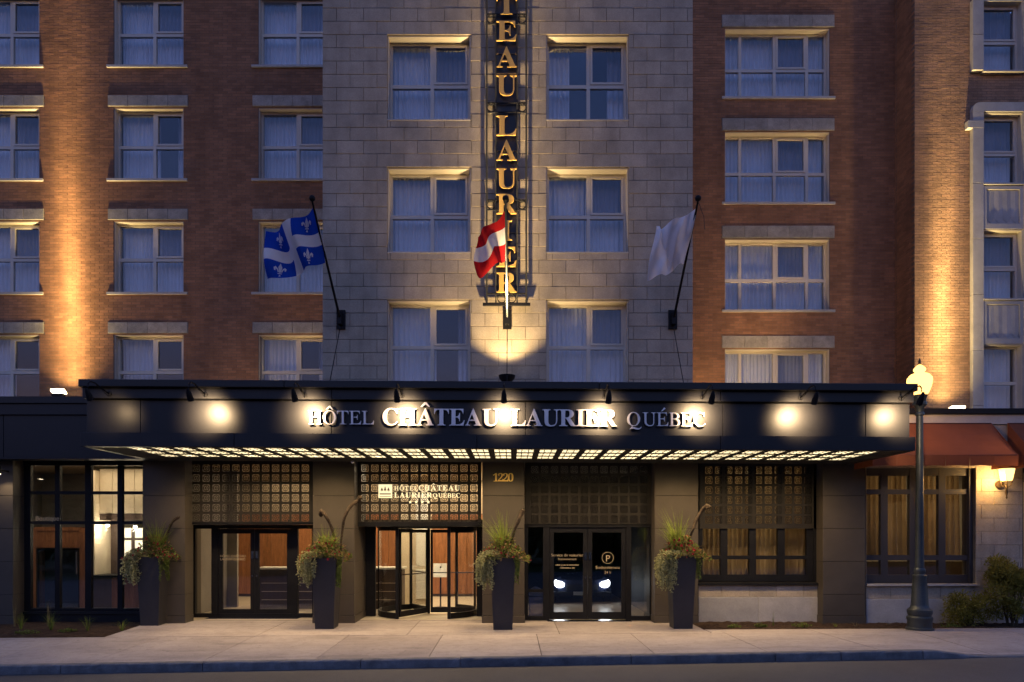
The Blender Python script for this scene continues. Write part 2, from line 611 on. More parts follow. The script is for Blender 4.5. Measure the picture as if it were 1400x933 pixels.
def wall_mesh(x0, x1, z0, z1, d, thick, holes):
    """a wall of real thickness with openings and their reveals"""
    mb = MB()
    xs = sorted({x0, x1} | {v for h in holes for v in h[:2] if x0 < v < x1})
    zz = sorted({z0, z1} | {v for h in holes for v in h[2:] if z0 < v < z1})
    for xa, xb in zip(xs, xs[1:]):
        for za, zb in zip(zz, zz[1:]):
            cx, cz = (xa + xb) / 2, (za + zb) / 2
            if any(h[0] < cx < h[1] and h[2] < cz < h[3] for h in holes):
                continue
            mb.face([(xa, d, za), (xb, d, za), (xb, d, zb), (xa, d, zb)])
            mb.face([(xb, d + thick, za), (xa, d + thick, za), (xa, d + thick, zb), (xb, d + thick, zb)])
    e = d + thick
    for (a, b, c, f) in list(holes) + [(x0, x1, z0, z1)]:
        mb.face([(a, d, c), (a, e, c), (a, e, f), (a, d, f)])
        mb.face([(b, d, c), (b, e, c), (b, e, f), (b, d, f)])
        mb.face([(a, d, f), (b, d, f), (b, e, f), (a, e, f)])
        mb.face([(a, d, c), (b, d, c), (b, e, c), (a, e, c)])
    return mb


# ------------------------------------------------------------------ lettering (outlines of roman capitals)
G={'bC':[[231,-11,198,-9,167,-3,138,6,111,20,87,37,65,56,46,79,30,104,17,132,8,162,2,194,0,228,2,262,8,294,17,323,30,351,46,376,66,399,88,418,113,435,140,448,169,458,200,464,233,465,257,464,283,459,311,451,341,440,362,435,373,437,382,443,389,452,393,465,411,465,411,308,394,308,381,338,366,364,349,387,330,407,309,423,287,434,264,441,239,443,186,430,148,389,125,321,118,226,126,138,151,74,193,36,252,24,272,25,292,29,312,35,332,45,351,56,369,71,386,87,402,106,421,89,383,45,339,14,288,-5]],'bH':[[0,0,0,17,16,19,30,22,40,26,47,32,53,39,57,50,59,64,60,81,60,379,59,394,56,406,53,416,47,424,40,429,29,434,17,437,1,439,1,455,227,455,227,439,189,432,172,415,167,379,167,251,327,251,327,379,322,415,305,432,267,439,267,455,492,455,492,439,476,437,463,434,453,429,446,424,441,417,437,407,435,394,434,379,434,81,435,65,437,52,441,41,446,33,453,27,463,22,476,19,492,17,492,0,267,0,267,17,283,19,296,21,306,25,314,31,320,38,324,49,326,63,327,81,327,221,167,221,167,81,168,64,170,50,174,39,179,32,187,26,197,22,210,19,227,17,227,0]],'bA':[[0,0,0,18,10,19,18,21,26,25,33,30,39,38,45,47,52,60,58,75,215,466,233,465,393,87,401,70,408,55,414,44,420,34,426,27,434,22,442,19,452,18,452,0,238,0,238,18,262,20,279,25,289,34,292,46,282,81,262,132,112,132,88,71,85,59,84,48,87,35,96,26,111,20,133,18,137,18,137,0],[122,161,251,161,186,319]],'bT':[[81,0,81,17,98,18,112,21,123,25,131,31,137,39,141,50,144,64,145,81,145,433,138,433,113,431,91,426,71,416,54,403,40,387,30,367,22,344,18,318,0,318,0,455,399,455,399,317,383,317,370,368,346,404,308,426,258,433,252,433,252,81,253,63,256,49,260,38,265,30,273,25,285,21,299,18,317,17,317,0]],'bE':[[0,0,0,17,16,18,30,20,41,24,48,30,54,37,58,48,60,62,61,78,61,369,60,389,58,405,54,417,48,425,40,431,30,435,17,438,2,439,2,455,385,455,385,320,369,320,364,349,355,373,342,392,326,406,306,417,281,424,252,429,218,430,186,428,172,417,169,388,169,246,179,246,200,247,218,252,233,259,245,269,255,282,263,300,269,321,274,345,290,345,290,118,273,118,271,137,268,154,264,169,259,181,253,192,245,201,237,208,227,213,215,217,202,220,188,222,171,222,169,222,169,67,169,56,171,47,174,40,178,35,184,32,192,29,203,28,216,28,240,28,262,30,281,34,299,39,316,45,331,53,344,63,357,75,368,89,379,105,388,123,397,143,416,143,388,0]],'bU':[[233,-13,190,-10,153,-2,123,10,99,29,81,52,68,81,61,115,58,155,58,379,57,394,55,406,51,416,46,424,38,429,28,434,15,437,0,439,0,455,225,455,225,439,187,432,170,415,166,379,166,140,167,112,171,88,178,68,188,51,201,39,217,29,237,24,260,22,311,31,348,56,370,99,377,159,377,378,376,393,374,406,370,416,364,423,356,429,345,433,331,437,313,439,313,455,459,455,459,439,445,436,433,432,424,427,418,421,413,414,410,404,408,392,407,378,407,181,405,133,397,92,383,58,365,32,341,13,310,-2,275,-10]],'bL':[[0,0,0,17,16,19,30,22,40,26,47,32,53,39,57,50,59,64,60,81,60,379,59,394,56,407,53,417,47,425,40,430,29,434,17,437,1,439,1,455,235,455,235,439,193,434,186,431,181,427,176,422,173,416,167,379,167,83,170,47,185,31,219,28,242,28,263,31,282,34,300,40,315,47,330,56,343,67,355,80,366,95,376,112,385,132,394,154,412,154,387,0]],'bI':[[0,0,0,17,16,20,29,23,40,27,48,32,54,39,59,49,61,61,62,75,62,387,61,401,59,412,55,421,50,427,42,432,32,435,18,437,0,439,0,455,231,455,231,439,215,437,201,435,191,432,183,427,177,421,173,412,170,401,170,387,170,77,174,44,193,26,233,17,233,0]],'bR':[[0,0,0,17,16,19,30,22,40,26,47,32,53,39,57,50,59,64,60,81,60,379,59,394,56,406,53,416,47,424,40,429,29,434,17,437,1,439,1,455,202,455,249,453,290,448,324,439,352,426,374,409,390,388,399,363,402,334,396,296,377,265,345,241,300,224,417,50,437,26,463,17,465,17,465,0,323,0,186,212,167,212,167,81,168,64,170,50,174,39,179,32,187,26,197,22,210,19,227,17,227,0],[167,234,188,234,213,235,234,240,251,248,265,258,275,272,283,290,287,311,289,336,284,378,269,407,244,425,209,431,197,431,187,429,180,426,175,422,171,417,169,409,167,398,167,385]],'bQ':[[350,-116,287,-108,234,-87,191,-51,159,-1,135,9,113,21,92,34,73,50,57,67,42,86,29,107,19,129,10,152,4,176,1,202,0,228,1,252,4,276,9,299,17,321,27,342,38,362,51,380,67,397,84,413,102,426,121,438,142,448,164,456,188,462,212,465,237,466,262,465,285,462,308,456,329,448,350,439,369,427,387,414,403,399,418,382,431,364,443,344,453,323,460,301,466,277,469,253,470,228,468,188,459,152,445,117,426,86,402,57,373,34,340,15,302,0,324,-35,350,-60,381,-76,417,-81,427,-80,439,-79,451,-76,464,-73,467,-92,437,-102,407,-110,378,-114],[237,12,288,26,323,66,345,133,352,228,350,278,344,321,334,358,320,389,302,412,282,430,258,440,232,443,182,430,146,389,124,322,117,228,119,178,125,135,135,98,150,67,167,43,188,26,211,16]],'bB':[[1,0,1,17,17,19,30,22,40,26,47,32,53,40,57,51,59,65,60,82,60,369,59,382,58,394,57,404,54,412,51,419,47,425,42,429,36,433,0,439,0,455,205,455,282,449,337,429,370,396,381,351,374,313,354,283,320,261,272,247,329,231,370,206,395,173,403,132,400,102,392,76,377,54,356,35,330,19,299,9,263,2,223,0],[167,252,173,252,198,253,219,257,236,263,248,272,258,285,264,301,268,321,270,345,269,367,266,385,261,400,254,412,245,422,233,428,219,433,201,434,191,433,183,432,177,429,173,425,167,391],[207,24,227,26,244,30,258,38,268,49,276,63,281,81,285,103,286,128,284,154,280,176,272,194,262,208,248,218,230,225,208,230,182,231,167,231,167,65,168,55,169,46,172,39,175,33,180,29,187,26,196,25]],'b1':[[37,0,37,36,92,36,100,36,107,38,113,41,118,45,121,51,124,58,125,68,126,79,126,416,80,365,70,357,59,351,49,347,39,346,31,347,24,349,18,353,12,359,7,367,3,375,1,385,0,396,46,412,59,418,73,426,88,436,104,447,151,482,226,482,226,79,233,47,237,42,243,38,251,36,260,36,315,36,315,0]],'b2':[[0,0,0,69,99,171,119,191,136,210,150,228,163,245,173,261,182,277,188,292,194,307,197,322,200,338,202,354,202,371,201,389,199,405,194,417,188,427,181,435,172,441,161,444,150,445,134,443,121,438,110,429,102,416,96,400,92,380,89,356,88,329,70,330,53,333,39,338,26,344,16,353,8,365,4,379,2,396,3,407,6,419,11,430,19,441,28,450,39,459,53,467,68,474,85,479,105,483,126,485,150,486,185,484,216,479,243,469,264,456,282,440,294,421,301,399,304,375,303,363,302,352,299,340,295,329,290,318,284,306,277,294,267,281,257,267,244,252,230,237,214,220,130,138,63,74,220,74,230,75,239,77,248,81,255,86,262,93,268,101,272,110,276,120,281,141,321,141,317,0]],'b0':[[165,-7,136,-5,110,1,87,11,68,24,51,41,37,61,25,84,16,111,9,140,4,171,1,205,0,241,1,277,4,311,9,342,16,371,25,397,37,420,51,439,68,456,87,469,110,479,136,484,166,486,194,484,219,479,241,469,260,456,277,439,291,419,303,397,313,370,320,341,325,310,329,277,330,240,329,204,325,171,320,139,313,110,303,84,291,61,277,41,260,24,240,11,218,1,193,-5],[165,37,182,40,196,50,207,67,214,91,219,120,223,155,225,195,225,240,225,286,223,326,219,360,214,390,207,413,196,429,183,439,166,443,149,439,134,429,124,413,116,390,111,360,107,326,105,286,104,240,105,195,107,155,111,120,116,91,124,67,134,50,148,40]],'rH':[[13,0,13,13,16,13,48,18,64,36,68,73,64,385,60,419,57,427,53,433,48,439,42,443,34,446,24,449,13,450,1,451,0,465,185,465,186,451,183,451,169,451,158,448,149,445,142,439,137,432,133,421,131,407,131,390,132,285,134,271,142,262,159,259,331,259,346,262,350,274,348,385,345,419,342,427,338,433,332,439,326,443,318,446,309,449,297,450,285,451,285,465,470,465,470,451,465,451,451,451,440,448,432,444,425,439,421,431,417,421,415,408,415,392,420,80,421,60,423,45,426,37,430,31,435,25,442,21,450,18,459,16,470,14,483,13,484,0,298,0,298,13,300,13,333,18,349,36,353,73,351,212,351,217,349,222,341,232,324,234,153,234,137,231,133,220,135,80,136,60,138,45,141,37,145,31,151,25,157,21,165,18,174,16,186,14,198,13,199,0]],'rO':[[237,-10,210,-9,184,-5,160,2,136,11,114,22,93,36,75,52,57,70,42,90,29,112,18,136,10,162,4,185,1,207,0,230,1,253,4,275,8,296,15,317,23,338,32,357,43,376,56,393,70,409,85,423,101,436,119,447,137,457,156,465,176,470,197,474,219,475,246,473,271,469,296,463,319,453,340,441,361,427,379,411,396,393,411,373,424,351,434,327,443,302,447,284,450,265,452,246,452,227,451,208,448,189,445,170,440,152,434,134,427,117,419,100,410,85,400,70,389,56,377,44,365,32,338,14,307,1,274,-7],[232,10,249,11,265,15,280,21,293,29,306,39,318,51,329,65,338,80,347,97,354,114,361,133,366,153,369,174,372,196,373,218,373,240,371,263,369,286,364,309,359,331,349,360,337,384,323,406,307,423,289,437,270,447,248,453,226,455,208,453,191,449,175,443,160,434,146,422,133,408,121,392,110,374,101,355,94,333,88,310,83,286,81,267,80,249,79,230,80,211,82,193,84,174,88,155,93,137,102,108,115,83,129,61,146,43,165,29,186,18,208,12]],'rT':[[108,0,107,13,112,13,149,19,155,23,160,28,164,34,167,41,169,50,171,62,172,74,172,89,168,417,167,429,164,434,160,438,154,440,146,441,127,441,107,440,90,438,74,436,61,432,50,427,41,420,34,413,28,404,24,393,21,381,19,367,18,352,2,353,0,465,387,465,398,350,385,350,383,361,380,371,374,389,367,404,358,416,348,425,336,432,320,437,301,440,279,441,252,441,240,437,236,423,239,93,240,77,241,63,242,52,244,43,247,35,252,28,257,23,264,19,273,17,284,15,297,14,311,13,319,13,319,0]],'rE':[[13,0,13,13,16,13,30,14,42,16,51,20,58,25,63,33,66,43,68,57,68,73,64,385,60,419,57,427,53,433,48,439,42,443,34,446,24,449,13,450,1,451,0,465,355,465,364,364,353,364,352,367,348,381,343,394,337,405,332,414,325,421,317,427,307,432,296,436,284,439,268,440,251,442,231,442,174,442,144,439,133,426,131,396,133,260,189,260,212,261,231,264,247,269,258,275,266,284,272,296,275,309,276,326,289,326,288,161,276,161,271,187,257,220,234,234,193,237,134,237,136,83,137,62,138,47,141,41,145,36,149,31,155,28,193,24,240,24,263,24,283,26,302,29,319,34,334,40,347,48,359,57,369,67,377,80,385,94,392,110,397,128,410,128,398,0]],'rL':[[13,0,12,13,15,13,30,14,41,16,51,20,58,26,62,33,66,43,68,56,68,73,63,385,62,405,60,419,57,427,53,433,48,439,41,443,33,446,24,449,13,450,0,451,0,465,184,465,183,452,169,451,158,449,149,445,142,440,137,432,134,422,132,409,131,393,136,92,137,64,138,51,141,43,145,37,149,32,155,29,195,24,243,24,267,24,289,26,309,29,325,33,340,38,352,45,363,54,372,65,380,78,387,94,393,111,399,132,411,132,405,0]],'rQ':[[366,-130,319,-125,261,-112,206,-99,170,-95,152,-97,134,-102,116,-112,99,-126,87,-114,180,-3,149,6,121,19,96,35,73,55,52,77,35,103,21,131,11,162,5,186,2,209,0,232,1,256,4,278,9,300,15,321,24,341,34,360,45,378,57,395,71,411,86,425,102,437,119,448,137,458,155,465,174,471,194,474,214,475,240,474,265,470,290,463,313,454,335,443,356,429,374,413,392,395,407,375,420,354,430,331,439,306,447,269,449,234,447,198,440,164,428,130,411,99,390,70,365,43,335,21,303,5,267,-5,227,-8,203,-14,174,-46,191,-45,208,-45,254,-50,314,-64,344,-72,369,-78,389,-81,403,-83,427,-79,450,-68,471,-50,491,-26,504,-35,491,-58,476,-78,461,-95,446,-107,429,-117,410,-124,389,-128],[231,11,257,13,281,21,302,35,320,54,336,77,350,105,360,138,367,175,371,214,370,252,366,291,357,328,347,357,335,382,321,404,305,421,286,435,266,445,244,451,221,453,203,452,186,448,170,441,155,432,141,421,129,407,118,391,108,373,99,354,92,333,86,310,82,286,79,248,80,210,85,172,94,135,103,107,115,82,130,61,147,43,166,29,186,19,208,13]],'rU':[[263,-10,230,-8,199,-2,171,9,145,24,122,42,104,63,90,86,80,113,77,126,75,142,73,160,72,181,69,388,66,420,63,428,59,435,53,440,46,444,38,447,28,449,15,451,0,452,0,465,196,465,197,452,190,452,175,451,163,448,154,443,147,436,142,426,139,414,137,399,137,381,140,193,141,165,143,142,145,124,148,109,155,90,165,73,177,58,191,46,208,36,227,29,247,24,269,23,288,24,305,27,320,31,333,38,345,46,355,55,363,67,369,79,374,96,377,118,379,147,379,181,376,355,376,372,374,387,373,400,370,412,366,422,362,431,356,438,350,443,342,447,332,449,319,451,305,452,304,465,460,465,462,452,453,452,436,450,423,444,414,434,408,420,406,396,406,357,409,163,409,133,407,106,402,82,396,62,388,44,377,29,364,16,349,7,332,-1,311,-6,289,-9]],'rB':[[13,0,13,13,16,13,31,14,43,17,52,21,59,27,63,34,67,45,68,57,69,73,64,385,60,420,57,428,53,434,48,439,41,443,34,446,24,449,13,450,1,451,0,465,171,465,241,458,294,440,332,408,354,365,358,327,345,296,317,270,273,251,312,234,344,211,367,181,382,145,387,124,387,104,385,85,378,68,369,53,356,39,340,28,321,18,299,10,275,4,248,1,218,0],[167,259,200,260,229,266,251,275,269,287,280,303,286,322,287,344,282,369,268,401,246,424,215,437,176,442,146,440,135,430,132,410,132,365,134,269,143,261],[194,21,227,23,255,30,277,40,294,56,305,75,311,97,311,123,305,152,297,172,287,190,275,205,260,217,243,226,222,232,200,236,174,237,144,235,134,222,136,73,137,58,139,44,142,38,146,32,150,28,156,25]],'rC':[[255,-10,226,-9,199,-4,172,3,147,13,123,25,101,41,80,58,61,78,44,101,30,125,18,151,9,179,3,203,0,227,0,252,2,276,6,299,13,322,22,344,33,365,45,384,59,402,75,419,93,433,122,451,153,464,186,472,221,475,241,474,264,470,289,465,316,457,336,453,343,454,348,458,352,463,354,470,368,470,379,332,365,332,363,343,360,353,352,376,341,395,328,413,313,427,296,438,277,446,257,451,234,453,213,451,194,447,176,440,158,430,142,418,128,404,115,388,104,370,94,350,87,328,81,305,78,281,77,255,79,229,83,202,89,175,101,140,117,109,135,83,157,60,182,42,208,29,236,21,265,19,307,24,344,40,377,66,404,103,420,91,406,67,390,46,372,29,353,15,332,4,309,-4,283,-9]]}
_gcache = {}


def accent(kind, w):
    if kind == '^':
        c = w / 2
        return [[c - 130, 505, c - 90, 505, c, 570, c + 90, 505, c + 130, 505, c + 30, 630, c - 30, 630]]
    c = w / 2
    return [[c - 50, 505, c - 15, 505, c + 110, 600, c + 60, 640]]


def glyph_mesh(key, size, depth, mat, acc=None):
    ck = (key, size, depth, mat, acc)
    if ck in _gcache:
        return _gcache[ck]
    polys = list(G[key])
    w = max(v for p in polys for v in p[0::2])
    if acc:
        polys = polys + accent(acc, w)
    cu = bpy.data.curves.new('outline', 'CURVE')
    cu.dimensions = '2D'
    cu.fill_mode = 'BOTH'
    cu.extrude = depth / 2
    for p in polys:
        sp = cu.splines.new('POLY')
        n = len(p) // 2
        sp.points.add(n - 1)
        for i in range(n):
            sp.points[i].co = (p[2 * i] * size / 1000, p[2 * i + 1] * size / 1000, 0, 1)
        sp.use_cyclic_u = True
    tmp = bpy.data.objects.new('outline', cu)
    COL.objects.link(tmp)
    dg = bpy.context.evaluated_depsgraph_get()
    me = bpy.data.meshes.new_from_object(tmp.evaluated_get(dg))
    bpy.data.objects.remove(tmp)
    bpy.data.curves.remove(cu)
    for v in me.vertices:
        x, y, z = v.co
        v.co = (x, z, y)
    me.materials.clear()
    me.materials.append(M[mat])
    me.name = 'letter'
    _gcache[ck] = (me, w * size / 1000)
    return _gcache[ck]


ACC = {'Ô': ('O', '^'), 'Â': ('A', '^'), 'É': ('E', '/')}


def word(root, text, style, x0, x1, y, zb, cap, depth, mat, name='letter', origin=(0, 0, 0)):
    size = cap / (0.465 if style == 'r' else 0.455)
    items = []
    for ch in text:
        if ch == ' ':
            items.append(None); continue
        b, a = ACC.get(ch, (ch, None))
        items.append(glyph_mesh(style + b, size, depth, mat, a))
    tot = sum(i[1] if i else 0 for i in items)
    ns = text.count(' ')
    gaps = len(items) - 1 - 2 * ns
    sp = 0.35 * cap if ns else 0
    tr = (x1 - x0 - tot - ns * sp) / max(1, gaps)
    x = x0
    objs = []
    prev = False
    for it in items:
        if it is None:
            x += sp - tr * 0; prev = False; continue
        if prev: x += tr
        o = place(name, it[0], root, (x - origin[0], y - origin[1], zb - origin[2]))
        objs.append(o)
        x += it[1]
        prev = True
    return objs


def print_mesh(text, size, mat):
    """small plain printing on glass, from Blender's built-in font"""
    cu = bpy.data.curves.new('print', 'FONT')
    cu.body = text
    cu.size = size
    cu.align_x = 'CENTER'
    cu.extrude = 0.0008
    tmp = bpy.data.objects.new('print', cu)
    COL.objects.link(tmp)
    dg = bpy.context.evaluated_depsgraph_get()
    me = bpy.data.meshes.new_from_object(tmp.evaluated_get(dg))
    bpy.data.objects.remove(tmp)
    for v in me.vertices:
        x, y, z = v.co
        v.co = (x, z, y)
    me.materials.clear()
    me.materials.append(M[mat])
    return me


# ------------------------------------------------------------------ windows
_wc = {}


def pleats(w, h, folds, amp, seed, mat, flare=0.0):
    key = ('c', round(w, 3), round(h, 3), folds, seed, mat, flare)
    if key in _wc:
        return _wc[key]
    r = random.Random(seed)
    mb = MB()
    n = folds * 6
    ph = [r.uniform(-0.5, 0.5) for _ in range(folds + 2)]
    pts = []
    for i in range(n + 1):
        u = i / n
        k = u * folds
        y = amp * math.sin(2 * math.pi * k + ph[int(k)]) * (0.7 + 0.5 * abs(ph[int(k)])) + 0.3 * amp * math.sin(5.1 * k + seed)
        pts.append((u * w, y))
    for (xa, ya), (xb, yb) in zip(pts, pts[1:]):
        g = lambda x: w / 2 + (x - w / 2) * (1 - flare)
        mb.face([(xa, ya, 0), (xb, yb, 0), (g(xb), yb * .7, h), (g(xa), ya * .7, h)], smooth=True)
    me = mb.mesh('curtain', mat)
    _wc[key] = me
    return me


def window_parts(parent, x0, x1, z0, z1, d, recess, cols, trow, sash_col, curtains, seed, depth_curtain=0.3,
                 bar=0.075, mull=0.085, folds_per_m=9, glass_mat='glass'):
    """one window: parent > window > frame, sash, panes, curtains"""
    w, h = x1 - x0, z1 - z0
    ox, oy, oz = root_of(parent).location
    win = group_part('window', parent)
    win.location = (x0 - ox, d - oy, z0 - oz)
    key = ('w', round(w, 3), round(h, 3), tuple(cols), trow, sash_col, recess)
    if key not in _wc:
        fr = MB()
        y0, y1 = recess, recess + 0.09
        fr.box(0, bar, y0, y1, 0, h)
        fr.box(w - bar, w, y0, y1, 0, h)
        fr.box(bar, w - bar, y0, y1, 0, bar)
        fr.box(bar, w - bar, y0, y1, h - bar, h)
        # painted linings of the head and jambs, out to just behind the wall face
        fr.box(0.0015, w - 0.0015, 0.02, y0 - .001, h - 0.022, h - 0.0015)
        fr.box(0.0015, 0.018, 0.025, y0 - .001, 0.012, h - 0.022)
        fr.box(w - 0.018, w - 0.0015, 0.025, y0 - .001, 0.012, h - 0.022)
        edges = [0] + [c * w for c in cols] + [w]
        tz = h * (1 - trow)
        panes, sash = [], None
        for i in range(len(edges) - 1):
            a = edges[i] + (bar if i == 0 else mull / 2)
            b = edges[i + 1] - (bar if i == len(edges) - 2 else mull / 2)
            fr.box(a, b, y0 + 0.004, y1 - 0.004, tz - mull / 2, tz + mull / 2)
            if i:
                fr.box(edges[i] - mull / 2, edges[i] + mull / 2, y0 + 0.002, y1 - 0.002, bar, h - bar)
            for (zz0, zz1, top) in ((bar, tz - mull / 2, False), (tz + mull / 2, h - bar, True)):
                if top and i == sash_col:
                    s = MB()
                    t = 0.055
                    ys0, ys1 = y0 - 0.012, y1 - 0.02
                    g = 0.006
                    s.box(a + g, a + t, ys0, ys1, zz0 + g, zz1 - g)
                    s.box(b - t, b - g, ys0, ys1, zz0 + g, zz1 - g)
                    s.box(a + t, b - t, ys0, ys1, zz0 + g, zz0 + t)
                    s.box(a + t, b - t, ys0, ys1, zz1 - t, zz1 - g)
                    sash = s.mesh('sash', 'frame')
                    pm = MB()
                    pm.box(a + t, b - t, y0 + 0.03, y0 + 0.036, zz0 + t, zz1 - t)
                    panes.append(pm.mesh('pane', 'screen_glass'))
                else:
                    pm = MB()
                    pm.box(a, b, y0 + 0.035, y0 + 0.041, zz0, zz1)
                    panes.append(pm.mesh('pane', glass_mat))
        _wc[key] = (fr.mesh('frame', 'frame'), sash, panes)
    fm, sm, pn = _wc[key]
    place('frame', fm, win)
    if sm: place('sash', sm, win)
    for p in pn:
        place('pane', p, win)
    yc = recess + depth_curtain
    for j, (u0, u1) in enumerate(curtains):
        cw = (u1 - u0) * w
        place('curtain', pleats(round(cw, 2), h + 0.2, max(3, int(cw * folds_per_m)), 0.04, seed + j, 'curtain'), win, (u0 * w, yc + 0.04 * j, -0.1))
    return win


def sill_lintel(win, w, h, sill=None, lintel=None, joints=0):
    if sill:
        (a, b, t, out) = sill
        key = ('s', round(w, 3), sill)
        if key not in _wc:
            mb = MB()
            mb.profile_x([(-out, -t), (0.2, -t), (0.2, 0.012), (-out, -0.006)], a, b)
            _wc[key] = mb.mesh('sill', 'limestone')
        place('sill', _wc[key], win)
    if lintel:
        (a, b, z0, z1) = lintel
        n = joints + 1
        key = ('l', round(w, 3), round(h, 3), lintel, joints)
        if key not in _wc:
            L = (b - a) / n
            mb = MB()
            mb.block(0.003, L - 0.003, -0.028, 0.12, 0, z1 - z0, 0.008)
            _wc[key] = (mb.mesh('lintel', 'lintel'), L)
        me, L = _wc[key]
        for i in range(n):
            place('lintel', me, win, (a + i * L, 0, h + z0))


def masonry(parent, rects, d, proud, mat, piece, rest, pick, limit=300, full=None, jitter=0.004, chamfer=0.0):
    """picked pieces become objects that share meshes; the rest is one joined part"""
    ox, oy, oz = root_of(parent).location
    order = sorted(range(len(rects)), key=lambda i: pick(rects[i]))
    chosen = set(order[:limit])
    cache = {}
    bulk = MB()
    r = random.Random(len(rects))
    for i, (x0, x1, z0, z1) in enumerate(rects):
        y = d - proud + r.uniform(-jitter, jitter)
        if i in chosen:
            key = (round(x1 - x0, 3), round(z1 - z0, 3))
            if key not in cache:
                mb = MB()
                if chamfer:
                    mb.block(0, key[0], 0, proud + 0.02, 0, key[1], chamfer)
                else:
                    mb.box(0, key[0], 0, proud + 0.01, 0, key[1], back=False)
                cache[key] = mb.mesh(piece, mat)
            place(piece, cache[key], parent, (x0 - ox, y - oy, z0 - oz))
        else:
            if chamfer:
                bulk.block(x0, x1, y, d + 0.02, z0, z1, chamfer, tone=r.random() + 0.001)
            else:
                bulk.box(x0, x1, y, d + 0.01, z0, z1, tone=r.random() + 0.001, back=False)
    if bulk.f:
        part(rest, bulk, mat, parent, kind='stuff')


# ------------------------------------------------------------------ left brick wing
def left_wing():
    D = 18.7
    root = thing('brick_wing', 'dark red brick wing behind the left part of the canopy, lit by one narrow beam', 'building', (-9.0, D, 4.0))
    x0, x1, z0, z1 = PX(-300, D), -4.2, 4.0, 17.8
    w = 95 * D / F
    cols = [PX(p, D) for p in (-238, -41, 156, 353.5)]
    rows = [(PZ(148 + 155 * k + 97, D), PZ(148 + 155 * k, D)) for k in (-1, 0, 1, 2)]
    opens = [(c, c + w, a, b) for c in cols for a, b in rows]
    part('wall', wall_mesh(x0, x1, z0, z1, D, 0.35, opens), 'mortar', root)
    lz0, lz1 = 0.035, 0.335
    holes = opens + [(o[0] - 0.16, o[1] + 0.13, o[3] + lz0, o[3] + lz1) for o in opens]
    rects = courses(x0, x1, z0, z1, 0.25, 0.075, 0.011, holes, z0)
    cxs = PX(88, D)
    masonry(root, rects, D, 0.006, 'brick', 'brick', 'brick_courses',
            lambda q: (0 if q[1] - q[0] > 0.2 and q[3] - q[2] > .05 else 50) + abs((q[0] + q[1]) / 2 - cxs) * 2.2 + abs((q[2] + q[3]) / 2 - 8.3) * 0.6, 300, jitter=0.0007)
    var = [[(0, 1)], [(0, 1)], [(0, 1)], [(0, 0.55), (0.8, 1)], [(0, 1)], [(0, .49), (.5, 1)]]
    for ci, c in enumerate(cols):
        for ri, (a, b) in enumerate(rows):
            sd = ci * 7 + ri * 3
            cv = var[(ci * 4 + ri) % 6]
            if ri == 3 and ci < 3: cv = [(0, 0.5), (0.86, 1)]
            wn = window_parts(root, c, c + w, a, b, D, 0.17, (0.54,), 0.51, 1, cv, sd)
            sill_lintel(wn, w, b - a, sill=(-0.18, w + 0.12, 0.07, 0.05), lintel=(-0.16, w + 0.13, lz0, lz1), joints=3)
    mb = MB()
    mb.box(x0, x1, D + 1.6, D + 1.7, z0, z1)
    part('room_wall', mb, 'dark_room', root)


# ------------------------------------------------------------------ stone tower
def tower():
    D = 16.0
    root = thing('stone_tower', 'pale stone block centre bay standing forward of the brick, two columns of windows', 'building', (-0.1, D, 4.0))
    x0, x1, z0, z1 = PX(442, D), PX(947, D), 3.9, 15.4
    opens = []
    for (a, b) in ((530, 643), (747, 859)):
        for k in (-1, 0, 1):
            opens.append((PX(a, D), PX(b, D), PZ(230 + 181 * k + 115, D), PZ(230 + 181 * k, D)))
    mb = wall_mesh(x0, x1, z0, z1, D, 0.4, opens)
    mb.box(x0, x0 + 0.3, D + 0.4, 20.2, z0, z1)
    mb.box(x1 - 0.3, x1, D + 0.4, 20.2, z0, z1)
    part('wall', mb, 'stone_joint', root)
    rects = courses(x0, x1, z0, z1, 0.632, 0.3103, 0.009, opens, 7.47 - 0.3103 * 20)
    rects = [(q[0] + (0.0 if q[0] > x0 + .02 else -.012), q[1], q[2], q[3]) for q in rects]
    masonry(root, rects, D, 0.022, 'stone', 'stone_block', 'stone_chips', lambda q: -(q[1] - q[0]) * (q[3] - q[2]), 300, jitter=0.0025, chamfer=0.004)
    cv = {0: [(0, 1)], 1: [(0, 1)], 2: [(0, 0.56), (0.83, 1)], 3: [(0, 0.3), (0.78, 1)], 4: [(0, .49), (.5, 1)], 5: [(0, 1)]}
    for i, (a, b, c, e) in enumerate(opens):
        key = {0: 0, 1: 1, 2: 2, 3: 3, 4: 4, 5: 5}.get(i, 0)
        wn = window_parts(root, a, b, c, e, D, 0.24, (0.525,), 0.53, 1, cv[key], 40 + i * 3)
        sill_lintel(wn, b - a, e - c, sill=(-0.0, b - a + 0.0, 0.035, 0.03))
    mb = MB()
    mb.box(x0 + 0.31, x1 - 0.31, D + 1.9, D + 2.0, z0, z1)
    part('room_wall', mb, 'dark_room', root)


